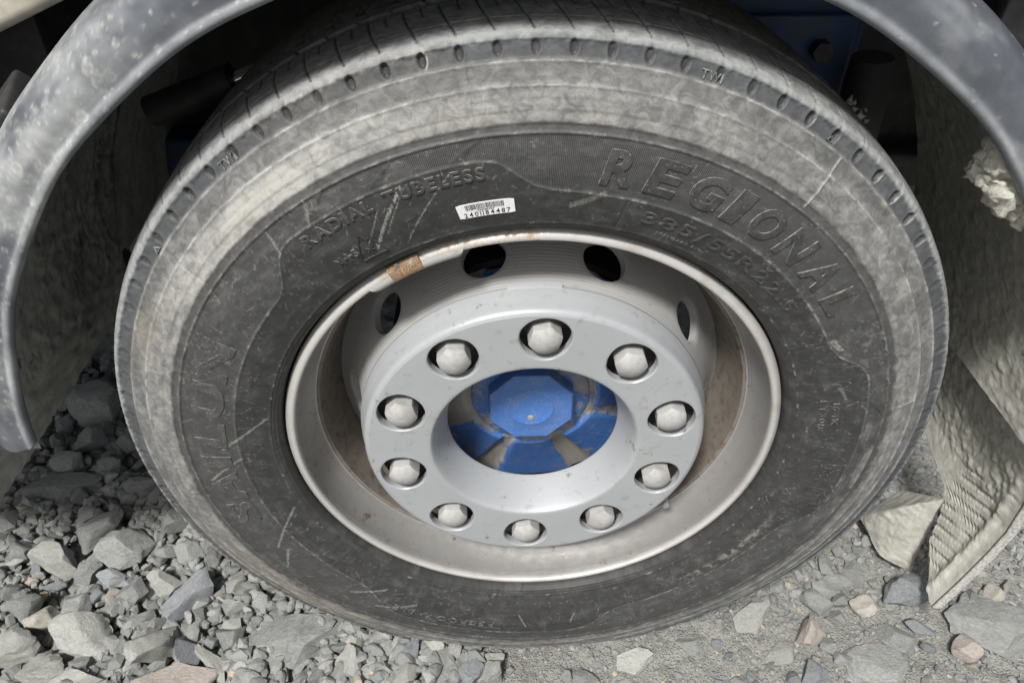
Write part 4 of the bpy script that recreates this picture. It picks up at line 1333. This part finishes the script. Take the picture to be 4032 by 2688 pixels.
# broad flat stones trodden into the dirt
for x, y, L, W, a, lab in ((-.385, .012, .17, .12, 10, "broad flat earth-coloured slab at the bottom left of the tyre foot"), (-.90, .345, .16, .10, 5, "broad flat slab under the front splash strip"),
                           (.755, .002, .17, .13, -15, "broad pale slab in the lower right corner"), (.53, -.06, .13, .08, 8, "flat pale slab at the bottom right"),
                           (-.149, -.036, .06, .085, 30, "flat brown-grey slab among the stones under the tyre")):
    o = put_stone(x, y, L, W, a, 'g', .34, .5)
    o.rotation_euler = (rk.uniform(-.05, .05), rk.uniform(-.05, .05), math.radians(a))
    tag(o, lab, "stone", "flat slabs in the dirt")
for k, (x, y, L, a, where) in enumerate(((.16, -.035, .07, 20, "just right of the tyre foot"), (.26, -.015, .055, -15, "between tyre foot and tan chip"), (.36, .03, .08, 35, "close under the right tyre shoulder"), (.60, -.005, .075, -30, "below the large blue-grey flat stone"),
                                 (.83, -.03, .08, 10, "at the right picture edge below the slab"), (.90, .06, .07, 50, "at the right edge above the slab"), (.40, -.03, .06, 5, "left of the tan and pink stone"), (.08, -.06, .05, -25, "at the bottom edge under the wheel nut"))):
    o = put_stone(x, y, L, L * .72, a, 'lg'[k % 2], .5, .45)
    o.rotation_euler = (rk.uniform(-.08, .08), rk.uniform(-.08, .08), math.radians(a))
    placed.append((x, y, L * .4))
    tag(o, "low grey stone trodden into the dirt " + where, "stone", "flat slabs in the dirt")
# further single stones between the large ones
cnt = 0
tries = 0
while cnt < 150 and tries < 20000:
    tries += 1
    if rk.random() < .72:
        x, y = rk.uniform(-1.0, -.22), rk.uniform(-.10, .55)
        L = rk.uniform(.024, .050)
    else:
        x, y = rk.uniform(.28, .98), rk.uniform(-.10, .28)
        L = rk.uniform(.012, .026)
    if x * x * .0 + abs(x) < .46 and y > .02 + .15 * (abs(x) < .35):
        continue
    if any((x - a) ** 2 + (y - b) ** 2 < (r * .66 + L * .36) ** 2 for a, b, r in placed):
        continue
    o = put_stone(x, y, L, L * rk.uniform(.55, .9), rk.uniform(0, 180), rk.choice('ggggggbbbdll' if x < 0 else 'ggggbbbdt'), None, .25)
    placed.append((x, y, L * .5))
    ALL_STONES.append((o, x, y, L, o.data.name and [k for k in ROCKS if o.data in ROCKS[k]][0]))
    cnt += 1
# every stone is told apart by colour, size and its place beside one of the conspicuous stones
REF = {10: "the upright pink splinter", 38: "the pale pinkish stone at the bottom edge", 87: "the pink stone near the lower right corner", 84: "the tan and pink stone", 81: "the tan blocky stone",
       82: "the large blue-grey flat stone", 13: "the long blue-grey slab", 0: "the long grey slab", 1: "the large grey wedge stone", 3: "the broad light stone", 20: "the largest pale stone",
       23: "the large pale pointed stone", 35: "the long thin pale stone", 16: "the brownish stone", 66: "the big rounded grey rock", 89: "the tan rounded stone",
       30: "the tan stone touching the tyre", 115: "the blue-grey wedge", 111: "the pale elongated stone", 75: "the slanting slab stone"}
CN = {'g': 'grey', 'b': 'blue-grey', 'p': 'pinkish', 't': 'tan', 'l': 'pale grey', 'd': 'dark grey'}
kam = (Vector(cam.location), Vector((0.999656, -0.026211, 0)), Vector((0.016512, 0.629749, 0.776623)), Vector((0.020356, 0.776356, -0.629966)))


def pix(x, y):
    d = Vector((x, y, .01)) - kam[0]
    return d.dot(kam[1]) / d.dot(kam[3]), -d.dot(kam[2]) / d.dot(kam[3])


DIRS = ["right of", "below and right of", "below", "below and left of", "left of", "above and left of", "above", "above and right of"]
buckets = {}
for (o, x, y, L, t_) in ALL_STONES:
    if "label" in o:
        continue
    a = pix(x, y)
    best = None
    for k in REF:
        b = pix(STONES[k][0], STONES[k][1])
        d = math.hypot(a[0] - b[0], a[1] - b[1])
        if best is None or d < best[0]:
            best = (d, k, math.degrees(math.atan2(a[1] - b[1], a[0] - b[0])))
    size = "large" if L > .06 else "medium" if L > .035 else "small" if L > .02 else "tiny"
    key = (f"{size} {CN[t_]} stone", DIRS[int(round(best[2] / 45)) % 8], REF[best[1]])
    buckets.setdefault(key, []).append((best[0], o, x))
ORD = ["nearest", "second", "third", "fourth", "fifth", "sixth", "seventh", "eighth", "ninth", "tenth", "eleventh", "twelfth"]
for (nm, di, rf), lst in buckets.items():
    lst.sort(key=lambda q: q[0])
    for n_, (d, o, x) in enumerate(lst):
        pre = "" if len(lst) == 1 else (ORD[n_] + " ")
        tag(o, f"{pre}{nm} {di} {rf}", "stone", "loose stones left of the tyre" if x < -.2 else "stones below and right of the tyre")

# fine gravel: uncountable, one object
tmpl = []
for k in range(24):
    me = rock_mesh("pebble_tmp", 5000 + k, 1 if k % 2 else 2, 9, .0)
    v = np.empty(len(me.vertices) * 3)
    me.vertices.foreach_get("co", v)
    f = np.empty(len(me.polygons) * 3, dtype=int)
    me.loops.foreach_get("vertex_index", f)
    tmpl.append((v.reshape(-1, 3), f.reshape(-1, 3)))
    bpy.data.meshes.remove(me)
gr_ = np.random.default_rng(77)
GV, GF, GT = [], [], []
off = 0
N = 0
while N < 16000:
    q = gr_.random()
    if q < .5:
        x, y = gr_.uniform(-1.08, -.08), gr_.uniform(-.12, .75)
        L = gr_.choice([gr_.uniform(.004, .010), gr_.choice([gr_.uniform(.012, .026), gr_.uniform(.022, .040)], p=[.72, .28])], p=[.22, .78])
    else:
        x, y = gr_.uniform(-.12, 1.08), gr_.uniform(-.12, .5)
        dens = vnoise(x, y, 9, 4)
        if dens < .38 and gr_.random() < .6:
            continue
        L = gr_.choice([gr_.uniform(.002, .006), gr_.uniform(.005, .014)], p=[.72, .28]) if not (.38 < x < 1.0 and .05 < y < .35) else gr_.uniform(.004, .021)
    if abs(x) < .30 and y > .06:
        continue
    tv, tf = tmpl[gr_.integers(len(tmpl))]
    if L < .007:
        tv, tf = tmpl[gr_.integers(12) * 2 + 1]
    sc_ = np.array([1, gr_.uniform(.55, .95), gr_.uniform(.5, .9)]) * L * .5
    a_, b_, c_ = gr_.uniform(0, 6.28), gr_.uniform(-.4, .4), gr_.uniform(-.4, .4)
    Rz = np.array([[math.cos(a_), -math.sin(a_), 0], [math.sin(a_), math.cos(a_), 0], [0, 0, 1]])
    Rx = np.array([[1, 0, 0], [0, math.cos(b_), -math.sin(b_)], [0, math.sin(b_), math.cos(b_)]])
    v = (tv * sc_) @ Rx.T @ Rz.T + np.array([x, y, float(ground_z(x, y)) + sc_[2] * .45 + (gr_.random() ** 1.3 * .018 if x < -.15 and L > .009 else 0)])
    GV.append(v)
    GF.append(tf + off)
    GT.append(np.full(len(v), gr_.random()))
    off += len(v)
    N += 1
grv = mesh_obj("gravel", np.vstack(GV), np.vstack(GF), M_GRAVEL, smooth=False, attrs={"tint": np.concatenate(GT)})
tag(grv, "fine grey gravel scattered over the dirt around the tyre", "gravel", kind="stuff")

# pale clod of mud on the rear lip, and the ragged dried clump behind the tread
def lumps(name, balls, m, seed):
    """one continuous lumpy mass: shrink a fine sphere field onto a union of balls by ray marching from an inner curve"""
    mb = bpy.data.metaballs.new(name)
    mb.resolution = .0016
    mb.render_resolution = .0016
    mb.threshold = .3
    ob = bpy.data.objects.new(name, mb)
    COL.objects.link(ob)
    for (x, y, z, r) in balls:
        e_ = mb.elements.new()
        e_.co = (x, y, z)
        e_.radius = r * 1.5
    dg = bpy.context.evaluated_depsgraph_get()
    dg.update()
    me = bpy.data.meshes.new_from_object(ob.evaluated_get(dg))
    bpy.data.objects.remove(ob)
    bpy.data.metaballs.remove(mb)
    v = np.empty(len(me.vertices) * 3)
    me.vertices.foreach_get("co", v)
    V = v.reshape(-1, 3)
    rr_ = np.random.default_rng(seed)
    d = np.zeros(len(V))
    for k, (fq, a) in enumerate(((300, .0016), (700, .0020), (1100, .0018), (1700, .0012))):
        for j in range(4):
            f_ = rr_.normal(size=3) * fq
            d += a * np.sin(V @ f_ + rr_.uniform(0, 6.28)) * .50
    nrm = np.empty(len(V) * 3)
    me.vertices.foreach_get("normal", nrm)
    V = V + nrm.reshape(-1, 3) * d[:, None]
    me.vertices.foreach_set("co", V.astype(np.float32).ravel())
    me.update()
    return finish(name, me, m, None, (0, 0, 0), True, None)


cr = random.Random(9)
balls = []
for i in range(75):
    f = cr.random()
    # along the inside of the rear lip
    td = 47.5 + 9.5 * f
    wdt = .019 * math.sin(math.pi * min(1, f * 1.1 + .12)) + .008
    R_ = .583 - cr.random() * wdt
    y = cr.uniform(-.016, .012)
    balls.append((FX + R_ * math.sin(td * RAD), y, FZ + R_ * math.cos(td * RAD), cr.uniform(.0065, .0105)))
tag(lumps("mud_clod", balls, M_CLOD, 3), "pale lumpy clod of dried mud stuck inside the right mudguard lip", "mud clod")
balls = []
for i in range(16):
    f = cr.random()
    td = 41.2 + 4.0 * f
    R_ = .5010 + cr.uniform(-.004, .0065)
    balls.append((R_ * math.sin(td * RAD), .125 + cr.uniform(-.012, .012), ZC + R_ * math.cos(td * RAD), cr.uniform(.002, .0042)))
tag(lumps("mud_clump", balls, M_CLOD, 4), "small ragged white clump showing behind the right edge of the tread", "mud clump")

# ------------------------------------------------------------------ what shows of the truck behind the wheel, and unseen parts that block light
ch = empty("truck_chassis", (0, 0, 0))
tag(ch, "dark blue truck chassis in the shade behind the tyre", "chassis")
box("frame_rail", (-2.2, .72, ZC + .02), (2.2, .80, ZC + .42), M_BLACK, ch, .012)
box("rail_flange", (-2.2, .675, ZC + .02), (2.2, .725, ZC + .045), M_BLACK, ch, .004)
box("cross_member", (.16, .70, ZC + .20), (.60, .718, ZC + .41), M_CHBLUE, ch, .006)
box("bracket_plate", (.36, .680, ZC + .14), (.58, .698, ZC + .30), M_CHBLUE, ch, .006)
for i, (x, z) in enumerate(((.43, .25), (.52, .245), (.43, .18), (.52, .18))):
    tube("bracket_bolt", [(x, .682, ZC + z), (x, .655, ZC + z)], .018, M_BLACK, ch, 6)
tube("air_spring", [(.60, .62, ZC - .06), (.60, .62, ZC + .06), (.595, .62, ZC + .18), (.59, .62, ZC + .25)], [.030, .038, .038, .034], M_PIPE, ch, 28)
box("axle_beam", (-.06, .34, ZC - .10), (.06, 2.2, ZC + .03), M_BLACK, ch, .02)
tube("shock_rod", [(-.352, .262, ZC + .353), (-.285, .262, ZC + .378)], .0085, M_CHROME, ch, 20)
tube("shock_body", [(-.46, .262, ZC + .315), (-.352, .262, ZC + .354)], .019, M_BLACK, ch, 20)
box("spring_hanger", (-.66, .62, ZC + .02), (-.50, .69, ZC + .12), M_CHBLUE, ch, .01)
box("arch_liner", (-2.2, .83, ZC - .10), (2.2, .86, ZC + .75), M_BLACK, ch, 0)
box("cab_floor", (-2.4, .20, ZC + .70), (2.2, 2.4, ZC + .78), M_BLACK, ch, .02)  # unseen; front edge brought forward to keep sun out behind the wheel
box("side_wall", (-2.4, .20, ZC + .782), (2.2, .26, ZC + 2.3), M_BEIGE, ch, .01)  # unseen body side, placed to block the sky behind the wheel
box("front_liner", (-1.5, .43, ZC - .05), (-.655, .46, ZC + .70), M_BLACK, ch, .004)
box("rear_liner", (.66, .43, ZC - .05), (1.6, .46, ZC + .70), M_BLACK, ch, .004)
box("added_shade_bumper", (-1.7, -.02, ZC - .065), (-.765, .42, ZC + .33), M_BLACK, ch, .03)  # unseen bumper box, added to shade the gravel at the upper left
cab = empty("cab_panel", (0, 0, 0))
tag(cab, "beige painted body corner at the top left behind the mudguard", "body panel")
o = box("painted_panel", (-.7, -.012, 0), (.20, .05, .16), M_BEIGE, cab, .014, (-.650, .352, ZC + .386))
o.rotation_euler = (0, -22 * RAD, 0)
stp = empty("plastic_step", (0, 0, 0))
tag(stp, "black plastic step trim behind the left mudguard", "step trim")
o = box("step_tread", (-.13, -.05, -.012), (.06, .05, .012), M_BLACK, stp, .006, (-.652, .255, ZC + .30))
o.rotation_euler = (.2, -.75, .1)
o = box("step_riser", (-.02, -.05, -.07), (.02, .05, .05), M_BLACK, stp, .008, (-.700, .25, ZC + .235))
o.rotation_euler = (.1, -.35, 0)
o = box("step_clip", (-.004, -.006, -.03), (.004, .006, .03), M_BEIGE, stp, .002, (-.64, .205, ZC + .235))
o.rotation_euler = (.2, -.4, 0)
